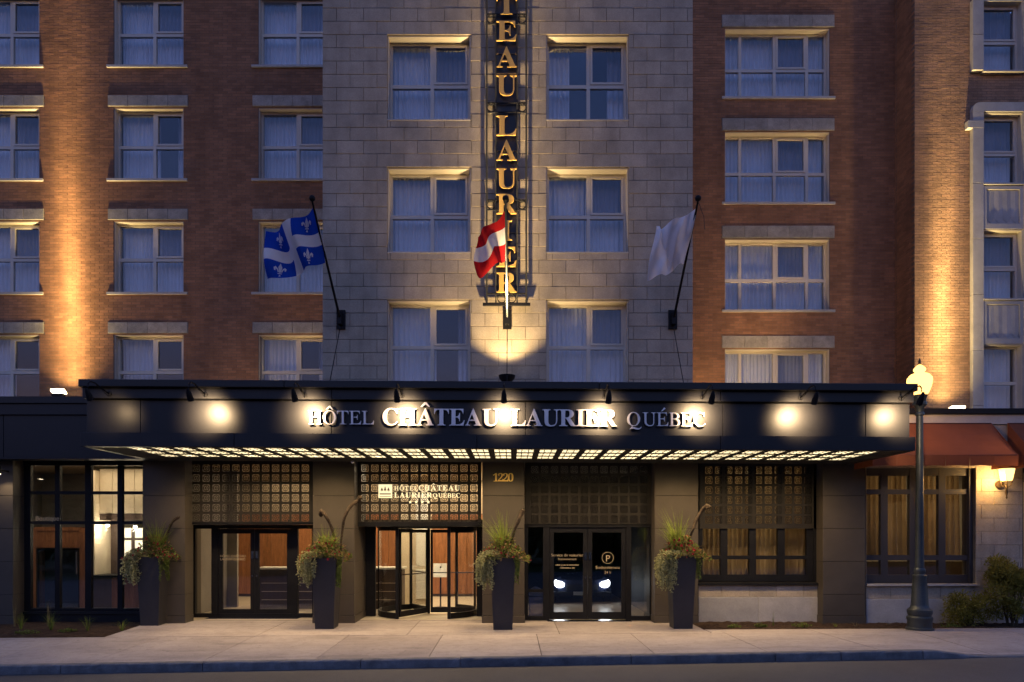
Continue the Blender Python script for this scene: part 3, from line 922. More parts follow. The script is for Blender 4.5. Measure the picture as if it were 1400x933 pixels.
# ------------------------------------------------------------------ right brick wing and the corner bay beyond it
def right_wing():
    D = 19.9
    root = thing('brick_wing', 'brown brick wing behind the right part of the canopy with wide four-light windows', 'building', (8.0, D, 4.0))
    x0, x1, z0, z1 = 4.1, 11.6, 4.0, 18.6
    a, b = PX(991, D), PX(1134, D)
    rows = [(39.4, 133), (180.7, 277), (327.5, 424), (477.7, 574)]
    opens = [(a, b, PZ(q, D), PZ(p, D)) for p, q in rows]
    part('wall', wall_mesh(x0, x1, z0, z1, D, 0.35, opens), 'mortar', root)
    lz0, lz1 = 0.03, 0.385
    holes = opens + [(o[0] - 0.09, o[1] + 0.14, o[3] + lz0, o[3] + lz1) for o in opens]
    rects = courses(x0, x1, z0, z1, 0.25, 0.075, 0.011, holes, z0)
    masonry(root, rects, D, 0.008, 'brick', 'brick', 'brick_courses',
            lambda q: (0 if q[1] - q[0] > 0.2 and q[3] - q[2] > .05 else 50) + math.hypot((q[0] + q[1]) / 2 - 5.4, ((q[2] + q[3]) / 2 - 7.6) * .7), 300, jitter=0.0015)
    w = b - a
    cvs = [[(0, 1)], [(0, .5), (.51, 1)], [(0, 1)], [(0, 1)]]
    for i, o in enumerate(opens):
        wn = window_parts(root, o[0], o[1], o[2], o[3], D, 0.2, (0.165, 0.497, 0.81), 0.55, 2, cvs[i], 80 + i * 3)
        sill_lintel(wn, w, o[3] - o[2], sill=(-0.09, w + 0.15, 0.075, 0.05), lintel=(-0.09, w + 0.14, lz0, lz1), joints=4)
    mb = MB()
    mb.box(x0, x1, D + 1.6, D + 1.7, z0, z1)
    part('room_wall', mb, 'dark_room', root)
    mb = MB()
    mb.tube([(PX(1227, D) - .05, D - 0.07, 5.0), (PX(1227, D) - .05, D - 0.07, 18.5)], 0.035, 8)
    part('downspout', mb, 'brown', root)


def corner_bay():
    D = 18.95
    root = thing('brick_wing', 'tan brick corner wing at the far right with carved pale stone window bay', 'building', (12.0, D, 4.0))
    x0, x1, z0, z1 = PX(1250, D), PX(1490, D), 4.0, 17.6
    DS = 18.85
    s0, s1 = PX(1329, DS), PX(1414, DS)
    w0, w1 = PX(1344, DS), PX(1398.5, DS)
    rows = [(0, 97), (154, 251), (314, 408.5), (471, 566)]
    opens = [(w0, w1, PZ(q, DS), PZ(p, DS)) for p, q in rows]
    mb = wall_mesh(x0, x1, z0, z1, D, 0.35, opens)
    mb.box(x0, x0 + 0.35, D + 0.351, 20.2, z0, z1)
    part('wall', mb, 'mortar', root)
    # the stone surround covers this band of brick
    band = [(s0, s1, z0, PZ(141, DS)), (s0, s1, PZ(99, DS), PZ(-14, DS)), (PX(1322, DS), PX(1421, DS), PZ(177, DS), PZ(166, DS))]
    rects = courses(x0, x1, z0, z1, 0.25, 0.075, 0.011, band + opens, z0)
    cx = PX(1290, D)
    masonry(root, rects, D, 0.006, 'brick_pale', 'brick', 'brick_courses',
            lambda q: (0 if q[1] - q[0] > 0.2 and q[3] - q[2] > .05 else 50) + abs((q[0] + q[1]) / 2 - cx) + abs((q[2] + q[3]) / 2 - 8.6) * .5, 300, jitter=0.0009)
    side = MB()
    r = random.Random(3)
    z = z0
    k = 0
    while z < z1:
        y = D + (0.125 if k % 2 else 0.0)
        while y < 19.9:
            side.box(x0 - 0.012 + r.uniform(-.003, .003), x0 + 0.01, y + .006, min(y + 0.244, 19.9), z + 0.006, z + 0.069, tone=r.random() + .001)
            y += 0.25
        z += 0.075
        k += 1
    part('side_brick_courses', side, 'brick', root, kind='stuff')
    # stone jambs in tall pieces
    def jamb(za, zb, n):
        for (a, b) in ((s0, w0), (w1, s1)):
            for i in range(n):
                q0, q1 = za + (zb - za) * i / n, za + (zb - za) * (i + 1) / n
                m = MB()
                m.block(a, b, DS - 0.03, D + 0.1, q0 + .004, q1 - .004, 0.006)
                part('jamb_stone', m, 'limestone', root)
    jamb(z0, PZ(176, DS), 6)
    jamb(PZ(97, DS), PZ(0, DS), 2)
    # head with a rounded corner over the second row
    m = MB()
    top, bot = PZ(141, DS), PZ(153.5, DS)
    e0, e1 = PX(1322, DS), PX(1421, DS)
    arc = [(s0 + 0.2 - 0.2 * math.cos(t * math.pi / 12), top - 0.2 + 0.2 * math.sin(t * math.pi / 12)) for t in range(7)]
    arc2 = [(s1 - 0.2 + 0.2 * math.sin(t * math.pi / 12), top - 0.2 + 0.2 * math.cos(t * math.pi / 12)) for t in range(7)]
    m.prism(arc + arc2 + [(s1, bot), (s0, bot)], DS - 0.03, D + 0.1)
    part('window_head', m, 'limestone', root)
    for (a, b) in ((e0, w0), (w1, e1)):
        m = MB()
        m.box(a, b, DS - 0.035, D + 0.1, PZ(176, DS), PZ(166, DS))
        part('ear_stone', m, 'limestone', root)
        m = MB()
        m.box(max(a, s0), min(b, s1), DS - 0.03, D + 0.1, PZ(165.7, DS), bot - 0.004)
        part('jamb_stone', m, 'limestone', root)
    for i, o in enumerate(opens):
        wn = window_parts(root, o[0], o[1], o[2], o[3], DS, 0.2, (), 0.54, 0 if i < 3 else -1, [(0, 1)], 120 + i * 3, folds_per_m=11)
        sill_lintel(wn, w1 - w0, o[3] - o[2], sill=(-.02, w1 - w0 + .02, 0.05, 0.045))
    # carved spandrels below the second and third rows
    for (p, q) in ((255, 313.5), (412, 470.5)):
        za, zb = PZ(q, DS), PZ(p, DS)
        sp = group_part('spandrel', root)
        m = MB()
        m.box(w0, w1, DS + 0.03, D + 0.1, za, zb)
        t = 0.09
        m.box(w0, w1, DS - 0.01, DS + 0.03, zb - t, zb)
        m.box(w0, w1, DS - 0.01, DS + 0.03, za, za + t * 1.6)
        m.box(w0, w0 + t, DS - 0.01, DS + 0.03, za + t * 1.6, zb - t)
        m.box(w1 - t, w1, DS - 0.01, DS + 0.03, za + t * 1.6, zb - t)
        part('spandrel_slab', m, 'limestone', sp)
        n = 4
        fw = (w1 - w0 - 2 * t) / n
        for i in range(n):
            a = w0 + t + i * fw
            m = MB()
            b0, b1 = za + t * 1.9, zb - t * 1.3
            # one linen fold: a ridge falling to both sides, pointed below
            yr, ye = DS + .019, DS + .0295
            xm = a + fw / 2
            m.face([(a, ye, b1), (xm, yr, b1), (xm, yr, b0 + .02), (a, ye, b0 + .14)], smooth=False)
            m.face([(xm, yr, b1), (a + fw, ye, b1), (a + fw, ye, b0 + .14), (xm, yr, b0 + .02)], smooth=False)
            m.face([(a, ye, b1), (a + fw, ye, b1), (xm, yr, b1)])
            m.face([(a, ye, b0 + .14), (xm, yr, b0 + .02), (xm, ye + .002, b0 + .0)])
            m.face([(a + fw, ye, b0 + .14), (xm, yr, b0 + .02), (xm, ye + .002, b0 + .0)])
            part('carved_fold', m, 'limestone', sp)
    mb = MB()
    mb.box(x0 + .4, x1, D + 1.5, D + 1.6, z0, z1)
    part('room_wall', mb, 'dark_room', root)


left_wing(); tower(); right_wing(); corner_bay()
# ------------------------------------------------------------------ ground floor behind the canopy
DF = 15.2          # pillar fronts
DS = 15.55         # screens, shop windows


def lattice(parent, x0, x1, z0, z1, nx, nz, d, pitch, border_top=0.06):
    """one cut metal plate: square holes, each holding a ring, a hub and four corner leaves"""
    mb = MB()
    gx = (x1 - x0 - nx * pitch) / 2
    gz1 = z1 - border_top
    t = 0.012
    hole = pitch * 0.73
    r0 = (pitch - hole) / 2
    # vertical and horizontal bands between the holes
    mb.box(x0, x0 + gx + r0, d, d + t, z0, z1)
    mb.box(x1 - gx - r0, x1, d, d + t, z0, z1)
    xs0, xs1 = x0 + gx + r0, x1 - gx - r0
    mb.box(xs0, xs1, d, d + t, gz1 - r0, z1)
    zb = gz1 - nz * pitch
    mb.box(xs0, xs1, d, d + t, z0, zb + r0)
    for i in range(1, nx):
        xc = x0 + gx + i * pitch
        mb.box(xc - r0, xc + r0, d, d + t, zb + r0, gz1 - r0)
    for i in range(nx):
        xa = x0 + gx + i * pitch + r0
        for k in range(1, nz):
            zc = gz1 - k * pitch
            mb.box(xa, xa + hole, d + .001, d + t - .001, zc - r0, zc + r0)

    def ring(cx, cz, ro, ri, n):
        for k in range(n):
            a, b = 2 * math.pi * k / n, 2 * math.pi * (k + 1) / n
            p = [(cx + ro * math.cos(a), d + .002, cz + ro * math.sin(a)), (cx + ro * math.cos(b), d + .002, cz + ro * math.sin(b)),
                 (cx + ri * math.cos(b), d + .002, cz + ri * math.sin(b)), (cx + ri * math.cos(a), d + .002, cz + ri * math.sin(a))]
            mb.face(p)
            mb.face([p[2], p[3], (p[3][0], d + t, p[3][2]), (p[2][0], d + t, p[2][2])])
    for i in range(nx):
        for k in range(nz):
            cx, cz = x0 + gx + (i + .5) * pitch, gz1 - (k + .5) * pitch
            R0 = hole / 2
            ring(cx, cz, R0 * 0.90, R0 * 0.66, 14)
            ring(cx, cz, R0 * 0.44, R0 * 0.20, 8)
            for q in range(4):
                a = math.pi / 4 + q * math.pi / 2
                u, v = (math.cos(a), math.sin(a)), (-math.sin(a), math.cos(a))
                def P(s, w): return (cx + u[0] * s + v[0] * w, d + .003, cz + u[1] * s + v[1] * w)
                mb.face([P(R0 * .84, .005), P(R0 * 1.4, .005), P(R0 * 1.4, -.005), P(R0 * .84, -.005)])
                u, v = (math.cos(a + .785), math.sin(a + .785)), (-math.sin(a + .785), math.cos(a + .785))
                mb.face([P(R0 * .42, .004), P(R0 * 1.02, .004), P(R0 * 1.02, -.004), P(R0 * .42, -.004)])
    return part('lattice_screen', mb, 'lattice', parent)


def pane(parent, x0, x1, y, z0, z1, mat='shop_glass', name='pane'):
    mb = MB()
    mb.box(x0, x1, y, y + 0.008, z0, z1)
    return part(name, mb, mat, parent)


def frame_box(mb, x0, x1, y0, y1, z0, z1, t, tb=None, tt=None, m=0):
    tb = t if tb is None else tb
    tt = t if tt is None else tt
    mb.box(x0, x0 + t, y0, y1, z0, z1, m)
    mb.box(x1 - t, x1, y0, y1, z0, z1, m)
    mb.box(x0 + t, x1 - t, y0, y1, z0, z0 + tb, m)
    mb.box(x0 + t, x1 - t, y0, y1, z1 - tt, z1, m)


def leaf_door(parent, x0, x1, y, z0, z1, hinge_left):
    """glazed door leaf with a wide bottom rail and a pull plate"""
    dr = group_part('door', parent)
    mb = MB()
    frame_box(mb, x0, x1, y, y + 0.05, z0, z1, 0.10, 0.16, 0.11)
    part('door_frame', mb, 'black_metal', dr)
    pane(dr, x0 + .1, x1 - .1, y + 0.02, z0 + .16, z1 - .11)
    hx = x1 - 0.05 if hinge_left else x0 + 0.05
    mb = MB()
    mb.box(hx - 0.027, hx + 0.027, y - 0.018, y - 0.001, z0 + 1.36, z0 + 1.53)
    part('push_plate', mb, 'chrome', dr)
    mb = MB()
    mb.tube([(hx, y - .02, z0 + .95), (hx, y + .0, z0 + .95)], 0.018, 10)
    part('lock', mb, 'chrome', dr)
    return dr


def podium():
    root = thing('entrance_building', 'charcoal clad ground floor under the canopy with pillars, lattice screens and glass doors', 'building', (0, DF, 0))
    zt = 3.70
    # pillars, each with stacked cladding panels over a core
    zj = [0.0] + [PZ(p, DF) for p in (842, 813, 768, 723, 678)] + [zt]
    for (a, b) in ((-60, 18), (195, 253), (428, 484.5), (659.5, 717), (895, 954.5), (1125, 1183)):
        x0, x1 = PX(a, DF), PX(b, DF)
        p = group_part('pillar', root)
        zl = -0.35 if a < 0 or a > 1000 else -0.03
        m = MB()
        dp = .5 if a < 0 else .42 if a == 195 else 1.25
        m.box(x0 + .012, x1 - .012, DF + .012, DF + dp, zl, zt)
        part('core', m, 'black_metal', p)
        for i, (za, zb) in enumerate(zip(zj, zj[1:])):
            m = MB()
            o = 0.0 if i else -0.012
            m.block(x0 + o, x1 - o, DF + o, DF + dp - .03, (zl if i == 0 else za + .004), zb - .004, 0.004)
            part('cladding_panel', m, 'cladding', p)
    m = MB()
    m.box(-7.86, PX(264.5, 16.1), DF + .43, 16.5, -.03, zt)
    part('side_wall', m, 'cladding', root)
    # beam over the bays and left shop front fascia
    m = MB()
    m.box(PX(17, DS), PX(1125, DS) , DS - 0.04, DS + 0.5, PZ(629, DS), 4.6)
    part('beam', m, 'black_metal', root)
    m = MB()
    m.box(PX(18, DS), PX(258, DS), DS - 0.03, DS + .1, PZ(636.5, DS), PZ(629, DS) - .002)
    part('beam', m, 'black_metal', root)
    # annex fascia left of the canopy
    xa, xb = PX(-140, DF), -7.6
    f = group_part('annex_fascia', root)
    y = DF - 0.3
    for (a, b) in ((xa, PX(-60, y)), (PX(-60, y), PX(5, y)), (PX(5, y), xb)):
        m = MB()
        m.block(a + .006, b - .006, y, y + .3, PZ(625.5, y), PZ(568, y), 0.004)
        part('fascia_panel', m, 'fascia', f)
    m = MB()
    m.box(xa, xb, y + .02, y + .3, PZ(625, y), PZ(569, y))
    m.box(xa, xb, y - .04, y + .3, PZ(628, y), PZ(625.7, y))
    m.box(xa, xb, y - .05, y + .3, PZ(567.5, y), PZ(552.5, y))
    m.box(xa, xb, y - .10, y + .3, PZ(552.3, y), PZ(543.5, y))
    part('cornice', m, 'fascia', f)
    m = MB()
    m.box(xa, PX(195, DF), y + .3, DS + .02, PZ(626, y), PZ(626, y) + .1)
    m.box(xa, PX(195, DF), y + .31, 18.6, 4.3, 4.5)
    m.box(PX(195, DF) , 11.0, DF + .9, 20.1, 4.3, 4.5)
    part('roof', m, 'black_metal', root)

    # ---- shop window at the left
    w = group_part('shop_window', root)
    x0, x1 = PX(34, DS), PX(200, DS)
    zb, z1 = PZ(836, DS), PZ(636, DS)
    m = MB()
    vs = [PX(p, DS) for p in (38, 78.5, 120.5, 164)]
    hs = [PZ(674, DS), PZ(715, DS)]
    t = 0.055
    m.box(PX(18, DS), PX(42, DS), DS, DS + .09, zb, z1)
    for i, v in enumerate(vs[1:]):
        tt = t if i != 1 else 0.07
        m.box(v - tt, v + tt, DS, DS + .09, zb + .07, z1)
    for h in hs:
        m.box(PX(42, DS), x1, DS + .003, DS + .085, h - .035, h + .035)
    m.box(PX(42, DS), x1, DS, DS + .1, zb, zb + .07)
    part('frame', m, 'black_metal', w)
    ex = [PX(42, DS)] + [v for v in vs[1:]] + [x1]
    zz = [zb + .05] + hs + [z1]
    for i in range(4):
        for k in range(3):
            a = ex[i] + (t if i else 0)
            b = ex[i + 1] - (t if i < 3 else 0)
            pane(w, a, b, DS + .04, zz[k] + (.035 if k else 0), zz[k + 1] - .035 if k < 2 else zz[k + 1])
    m = MB()
    m.box(PX(18, DS), x1, DS - .01, DS + .12, -0.4, zb - .06)
    m.box(PX(18, DS), x1, DS - .05, DS + .12, zb - .06, zb - .002)
    part('base_panel', m, 'fascia', w)
    for txt, px, py, s in (("Boutique", 65, 712, 0.15),):
        o = place('lettering', print_mesh(txt, s, 'decal'), w)
        o.location = Vector((PX(px, DS), DS - .004 - DF, PZ(py, DS)))

    # ---- lattice screens over the four bays
    P = 13.55 * DS / F
    lattice(root, PX(258, DS), PX(428, DS), PZ(714, DS), PZ(630, DS), 12, 6, DS, P)
    lattice(root, PX(489, DS), PX(658, DS), PZ(714, DS), PZ(630, DS), 12, 6, DS, P)
    lattice(root, PX(718, DS), PX(893, DS), PZ(718, DS), PZ(632, DS), 12, 6, DS, P)
    lattice(root, PX(956, DS), PX(1117, DS), PZ(723, DS), PZ(633, DS), 11, 6, DS - .02, P)
    for (a, b, z) in ((258, 428, 714), (489, 658, 714), (718, 893, 718)):
        pane(root, PX(a, DS), PX(b, DS), DS + .10, PZ(z, DS), PZ(630, DS), 'transom_glass', 'transom_pane')

    # ---- left glass doors
    D1 = 16.1
    zf, zh = 0.02, 2.20
    e = group_part('door_frame', root)
    m = MB()
    m.box(PX(256, DS), PX(430, DS), DS - .01, D1 + .1, PZ(716, DS) - .02, PZ(714, DS))
    X = lambda p: PX(p, D1)
    frame_box(m, X(262), X(432), D1, D1 + .1, zf, zh, .09, .09, .09)
    m.box(X(289), X(298), D1 + .002, D1 + .098, zf + .09, zh - .09)
    m.box(X(398), X(407), D1 + .002, D1 + .098, zf + .09, zh - .09)
    part('frame', m, 'black_metal', e)
    pane(e, X(267), X(289), D1 + .05, zf + .09, zh - .09)
    pane(e, X(407), X(427), D1 + .05, zf + .09, zh - .09)
    d = leaf_door(root, X(298) + .004, X(348) - .003, D1 + .02, zf + .03, zh - .094, True)
    o = place('lettering', print_mesh("HÔTEL CHÂTEAU\nLAURIER QUÉBEC", 0.075, 'decal'), d)
    o.location = (X(318), D1 + .015 - DF, PZ(762, D1))
    leaf_door(root, X(348) + .003, X(398) - .004, D1 + .02, zf + .03, zh - .094, False)
    m = MB()
    m.box(X(286), X(411), D1 - .25, D1 + .1, 0.004, .018)
    part('threshold', m, 'chrome', root)

    # ---- right glass doors
    e = group_part('door_frame', root)
    D3 = DS + .02
    X = lambda p: PX(p, D3)
    zh = PZ(721, D3)
    m = MB()
    m.box(X(716), X(895), D3 - .02, D3 + .1, zh, PZ(718, D3) + .02)
    m.box(X(716), X(722), D3, D3 + .1, zf, zh)
    m.box(X(742.5), X(751), D3, D3 + .1, zf, zh)
    m.box(X(856), X(863), D3, D3 + .1, zf, zh)
    m.box(X(888.5), X(896), D3, D3 + .1, zf, zh)
    m.box(X(722), X(742.5), D3, D3 + .1, zf, zf + .09)
    m.box(X(863), X(888.5), D3, D3 + .1, zf, zf + .09)
    m.box(X(722), X(742.5), D3 + .003, D3 + .097, PZ(810, D3), PZ(806, D3))
    part('frame', m, 'black_metal', e)
    pane(e, X(722), X(742.5), D3 + .05, zf + .09, PZ(810, D3))
    pane(e, X(722), X(742.5), D3 + .05, PZ(806, D3), zh)
    pane(e, X(863), X(888.5), D3 + .05, zf + .09, zh)
    d = leaf_door(root, X(751) + .004, X(803.5) - .003, D3 + .02, zf + .02, zh - .01, True)
    for txt, py, s in (("Service de voiturier", 761, .092), ("Stationnement", 766, .072)):
        o = place('lettering', print_mesh(txt, s, 'decal'), d)
        o.location = (X(775.5), D3 + .015 - DF, PZ(py, D3))
    # two lines of print too small to read, as short strokes
    m = MB()
    rr_ = random.Random(4)
    for py, half in ((773.5, 16), (777.5, 10)):
        p = 775.5 - half
        while p < 775.5 + half:
            q = p + rr_.uniform(.5, 1.1)
            m.box(X(p), X(q), D3 + .0135, D3 + .0145, PZ(py, D3), PZ(py, D3) + rr_.uniform(.018, .03))
            p = q + (.35 if rr_.random() < .8 else 1.1)
    part('print_line', m, 'decal', d)
    d = leaf_door(root, X(803.5) + .003, X(856) - .004, D3 + .02, zf + .02, zh - .01, False)
    m = MB()
    cx, cz = X(831), PZ(763, D3)
    for k in range(28):
        a, b = 2 * math.pi * k / 28, 2 * math.pi * (k + 1) / 28
        q = lambda r, t: (cx + r * math.cos(t), D3 + .014, cz + r * math.sin(t))
        m.face([q(.135, a), q(.135, b), q(.125, b), q(.125, a)])
    part('emblem_ring', m, 'decal', d)
    for txt, py, s in (("P", 768, .21), ("Stationnement", 778, .095), ("24 h", 784.5, .09)):
        o = place('lettering', print_mesh(txt, s, 'decal'), d)
        o.location = (cx, D3 + .012 - DF, PZ(py, D3))
    m = MB()
    m.box(X(748), X(862), D3 - .2, D3 + .1, 0.004, .016)
    part('threshold', m, 'chrome', root)

    # ---- window and stone base of the fourth bay
    w = group_part('restaurant_window', root)
    X = lambda p: PX(p, DS)
    m = MB()
    zb, z1 = PZ(795, DS), PZ(630, DS)
    gl = [(961, 985.5), (995, 1025), (1034, 1064), (1073.5, 1103.5)]
    edges = [954] + [v for g in gl for v in g] + [1112]
    for a, b in zip(edges[0::2], edges[1::2]):
        m.box(X(a), X(b), DS + .02, DS + .12, zb, z1)
    for a, b in gl:
        m.box(X(a), X(b), DS + .023, DS + .117, zb, PZ(786, DS))
        m.box(X(a), X(b), DS + .023, DS + .117, PZ(765, DS), PZ(760, DS))
        m.box(X(a), X(b), DS + .023, DS + .117, PZ(723, DS), PZ(718, DS))
    m.box(X(1112), X(1117), DS - .02, DS + .12, zb, z1)
    part('frame', m, 'black_metal', w)
    for a, b in gl:
        pane(w, X(a), X(b), DS + .06, PZ(786, DS), PZ(765, DS))
        pane(w, X(a), X(b), DS + .06, PZ(760, DS), PZ(723, DS))
        pane(w, X(a), X(b), DS + .06, PZ(718, DS), z1)
    m = MB()
    m.profile_x([(DS - .13, PZ(800, DS)), (DS + .1, PZ(800, DS)), (DS + .1, zb - .002), (DS - .13, PZ(797, DS))], X(953), X(1116))
    part('sill', m, 'black_metal', w)
    for i in range(4):
        a, b = X(956) + i * (X(1115) - X(956)) / 4, X(956) + (i + 1) * (X(1115) - X(956)) / 4
        place('curtain', pleats(round(b - a + .02, 2), 2.9, 6, .10, 300 + i, 'warm_curtain'), w, (a, DS + .45 - DF, .7))
    es = [953.5, 985.5, 1022.5, 1059.5, 1096.5, 1118]
    for a, b in zip(es, es[1:]):
        m = MB()
        m.block(X(a) + .003, X(b) - .003, DS - .07, DS + .1, PZ(816, DS) + .003, PZ(800.3, DS), .006)
        part('stone_block', m, 'stone', root)
    for a, b in ((953.5, 1035), (1035, 1118)):
        m = MB()
        m.block(X(a) + .002, X(b) - .002, DS - .08, DS + .1, -.3, PZ(816, DS), .006)
        part('base_slab', m, 'limestone', root)
    return root


def revolving_door(parent):
    D, X0, rr = 16.9, -2.06, 1.24
    rd = group_part('revolving_door', parent)
    zf, zh = 0.02, 2.13
    def arc(a0, a1, n, r):
        return [(X0 + r * math.sin(a0 + (a1 - a0) * i / n), D - r * math.cos(a0 + (a1 - a0) * i / n)) for i in range(n + 1)]
    m = MB()
    # drum head ring and floor ring
    for (za, zb, r0, r1) in ((zh, zh + .14, rr - .12, rr + .03), ):
        o, q = arc(0, 2 * math.pi, 40, r1), arc(0, 2 * math.pi, 40, r0)
        for i in range(40):
            m.face([(*o[i], za), (*o[i + 1], za), (*o[i + 1], zb), (*o[i], zb)], smooth=True)
            m.face([(*o[i], za), (*o[i + 1], za), (*q[i + 1], za), (*q[i], za)])
            m.face([(*q[i], za), (*q[i + 1], za), (*q[i + 1], zb), (*q[i], zb)], smooth=True)
    m.box(X0 - rr - .35, X0 + rr + .3, D - rr * .55, D + .1, zh + .14, zh + .2)
    part('drum_head', m, 'black_metal', rd)
    a1 = rad(29)
    for s in (-1, 1):
        m = MB()
        g = arc(s * a1, s * rad(151), 16, rr)
        g2 = arc(s * a1, s * rad(151), 16, rr - .05)
        for i in range(16):
            for (za, zb) in ((zf, zf + .13), (zh - .06, zh - .002)):
                m.face([(*g[i], za), (*g[i + 1], za), (*g[i + 1], zb), (*g[i], zb)], smooth=True)
                m.face([(*g2[i], za), (*g2[i + 1], za), (*g2[i + 1], zb), (*g2[i], zb)], smooth=True)
                m.face([(*g[i], zb), (*g[i + 1], zb), (*g2[i + 1], zb), (*g2[i], zb)])
        for p in (g[0], g[8], g[16]):
            t = .035 if p is not g[8] else .022
            m.box(p[0] - t, p[0] + t, p[1] - t, p[1] + t, zf, zh - .001)
        part('drum_frame', m, 'black_metal', rd)
        m = MB()
        gg = arc(s * a1, s * rad(151), 16, rr - .025)
        for i in range(16):
            m.face([(*gg[i], zf + .13), (*gg[i + 1], zf + .13), (*gg[i + 1], zh - .06), (*gg[i], zh - .06)], smooth=True)
        part('curved_pane', m, 'shop_glass', rd)
    m = MB()
    m.tube([(X0, D, zf), (X0, D, zh)], .035, 12)
    part('shaft', m, 'black_metal', rd)
    for ang in (-29, 91, 211):
        a = rad(ang)
        u = (math.sin(a), -math.cos(a))
        v = (-u[1], u[0])
        def P(s, w, z): return (X0 + u[0] * s + v[0] * w, D + u[1] * s + v[1] * w, z)
        def bar(mb, s0, s1, z0, z1, t=.022):
            c = [P(s0, -t, z0), P(s1, -t, z0), P(s1, t, z0), P(s0, t, z0), P(s0, -t, z1), P(s1, -t, z1), P(s1, t, z1), P(s0, t, z1)]
            for f in ((0, 1, 5, 4), (1, 2, 6, 5), (2, 3, 7, 6), (3, 0, 4, 7), (4, 5, 6, 7), (3, 2, 1, 0)):
                mb.face([c[k] for k in f])
        m = MB()
        R1 = rr - .07
        bar(m, .045, .10, zf + .03, zh - .03)
        bar(m, R1 - .06, R1, zf + .03, zh - .03)
        bar(m, .10, R1 - .06, zf + .03, zf + .16)
        bar(m, .10, R1 - .06, zh - .11, zh - .03)
        part('wing_frame', m, 'black_metal', rd)
        m = MB()
        bar(m, .10, R1 - .06, 1.02, 1.045, .03)
        part('push_bar', m, 'chrome', rd)
        m = MB()
        bar(m, .10, R1 - .06, zf + .16, zh - .11, .004)
        part('pane', m, 'shop_glass', rd)
    m = MB()
    # side infill either side of the drum
    for a, b in ((PX(484, 16.2), X0 - rr * .98), (X0 + rr * .98, PX(662, 16.2))):
        m.box(a, b, 16.35, 16.45, zf, zh + .14)
    m.box(PX(487, DS), PX(660, DS), DS - .01, DS + .9, PZ(720, DS), PZ(714, DS) - .001)
    part('surround', m, 'black_metal', rd)


def stone_front():
    D = 15.3
    root = thing('stone_wall', 'grey stone ground floor wall right of the canopy with a tall four light curtained window', 'building', (10, D, 0))
    X = lambda p: PX(p, D)
    op = (X(1184), X(1333), PZ(798, D), PZ(640, D))
    op2 = (X(1397), X(1500), PZ(840, D), PZ(640, D))
    x0, x1, z0, z1 = PX(1176, D), 14.0, -.4, PZ(581, D)
    part('wall', wall_mesh(x0, x1, z0, z1, D, .45, [op, op2]), 'stone_joint', root)
    H = 18.2 * D / F
    # low plinth slabs, one course of blocks above, then regular courses
    zs0, zs1 = PZ(819, D), PZ(801, D)
    for a, b in ((1183, 1262), (1262, 1345), (1345, 1397)):
        m = MB()
        m.block(X(a) + .002, X(b) - .002, D - .035, D + .05, -.35, zs0, .006)
        part('plinth_slab', m, 'limestone', root)
    rects = courses(X(1183), x1, zs0, zs1 + .02, 34 * D / F, zs1 - zs0 + .02, .006, [op, op2], zs0)
    rects += courses(X(1183), x1, zs1 + .02, z1, 35 * D / F, H, .006, [op, op2, (X(1183), X(1333), zs1, zs1 + .06)], zs1 + .02)
    masonry(root, rects, D, .022, 'stone', 'stone_block', 'stone_chips', lambda q: -(q[1] - q[0]), 300, jitter=.002, chamfer=.004)
    m = MB()
    m.profile_x([(D - .10, PZ(801, D)), (D + .1, PZ(801, D)), (D + .1, PZ(798, D)), (D - .10, PZ(798.6, D))], X(1183), X(1335))
    part('sill', m, 'limestone', root)
    m = MB()
    m.box(x0 + .6, x1, D - .06, D + .45, PZ(580.6, D), PZ(567.2, D))
    part('coping', m, 'limestone', root)
    m = MB()
    m.box(x0 + .6, x1, D - .13, 18.85, PZ(567, D), PZ(560, D))
    part('roof_edge', m, 'black_metal', root)
    w = group_part('window', root)
    m = MB()
    gl = [(1184, 1207.5), (1217, 1247), (1263, 1287), (1296.5, 1326.5)]
    ed = [v for g in gl for v in g][1:] + [1333]
    for a, b in zip(ed[0::2], ed[1::2]):
        m.box(X(a), X(b), D + .1, D + .2, op[2], op[3])
    for a, b in gl:
        for p, q in ((798, 786.5), (766.5, 759.5), (675.5, 669)):
            m.box(X(a), X(b), D + .103, D + .197, PZ(p, D), PZ(q, D))
        m.box(X(a), X(b), D + .103, D + .197, PZ(650, D), PZ(640, D))
    m.box(X(1327.2), X(1331), D + .06, D + .1, op[2], op[3])
    part('frame', m, 'frame_dark', w)
    for a, b in gl:
        for p, q in ((786.5, 766.5), (759.5, 675.5), (669, 650)):
            pane(w, X(a), X(b), D + .14, PZ(p, D), PZ(q, D))
    for i in range(4):
        a = X(1184) + i * (X(1333) - X(1184)) / 4
        me = pleats(round((X(1333) - X(1184)) / 4 * .97, 2), 2.4, 5, .11, 330 + i, 'warm_curtain', .12)
        place('curtain', me, w, (a - 10, .52, PZ(764, D) - .05))
    w2 = group_part('window', root)
    m = MB()
    frame_box(m, op2[0], op2[1], D + .1, D + .2, op2[2], op2[3], .1)
    part('frame', m, 'frame_dark', w2)
    pane(w2, op2[0] + .1, op2[1] - .1, D + .14, op2[2] + .1, op2[3] - .1)
    place('curtain', pleats(round(op2[1] - op2[0], 2), 3.0, 9, .05, 340, 'warm_curtain'), w2, (op2[0] - 10, .5, op2[2]))


M['frame_dark'] = surface('frame_dark', (0.042, 0.038, 0.040), 0.5, var=0.1, spec=0.4)
pod = podium()
revolving_door(pod)
stone_front()


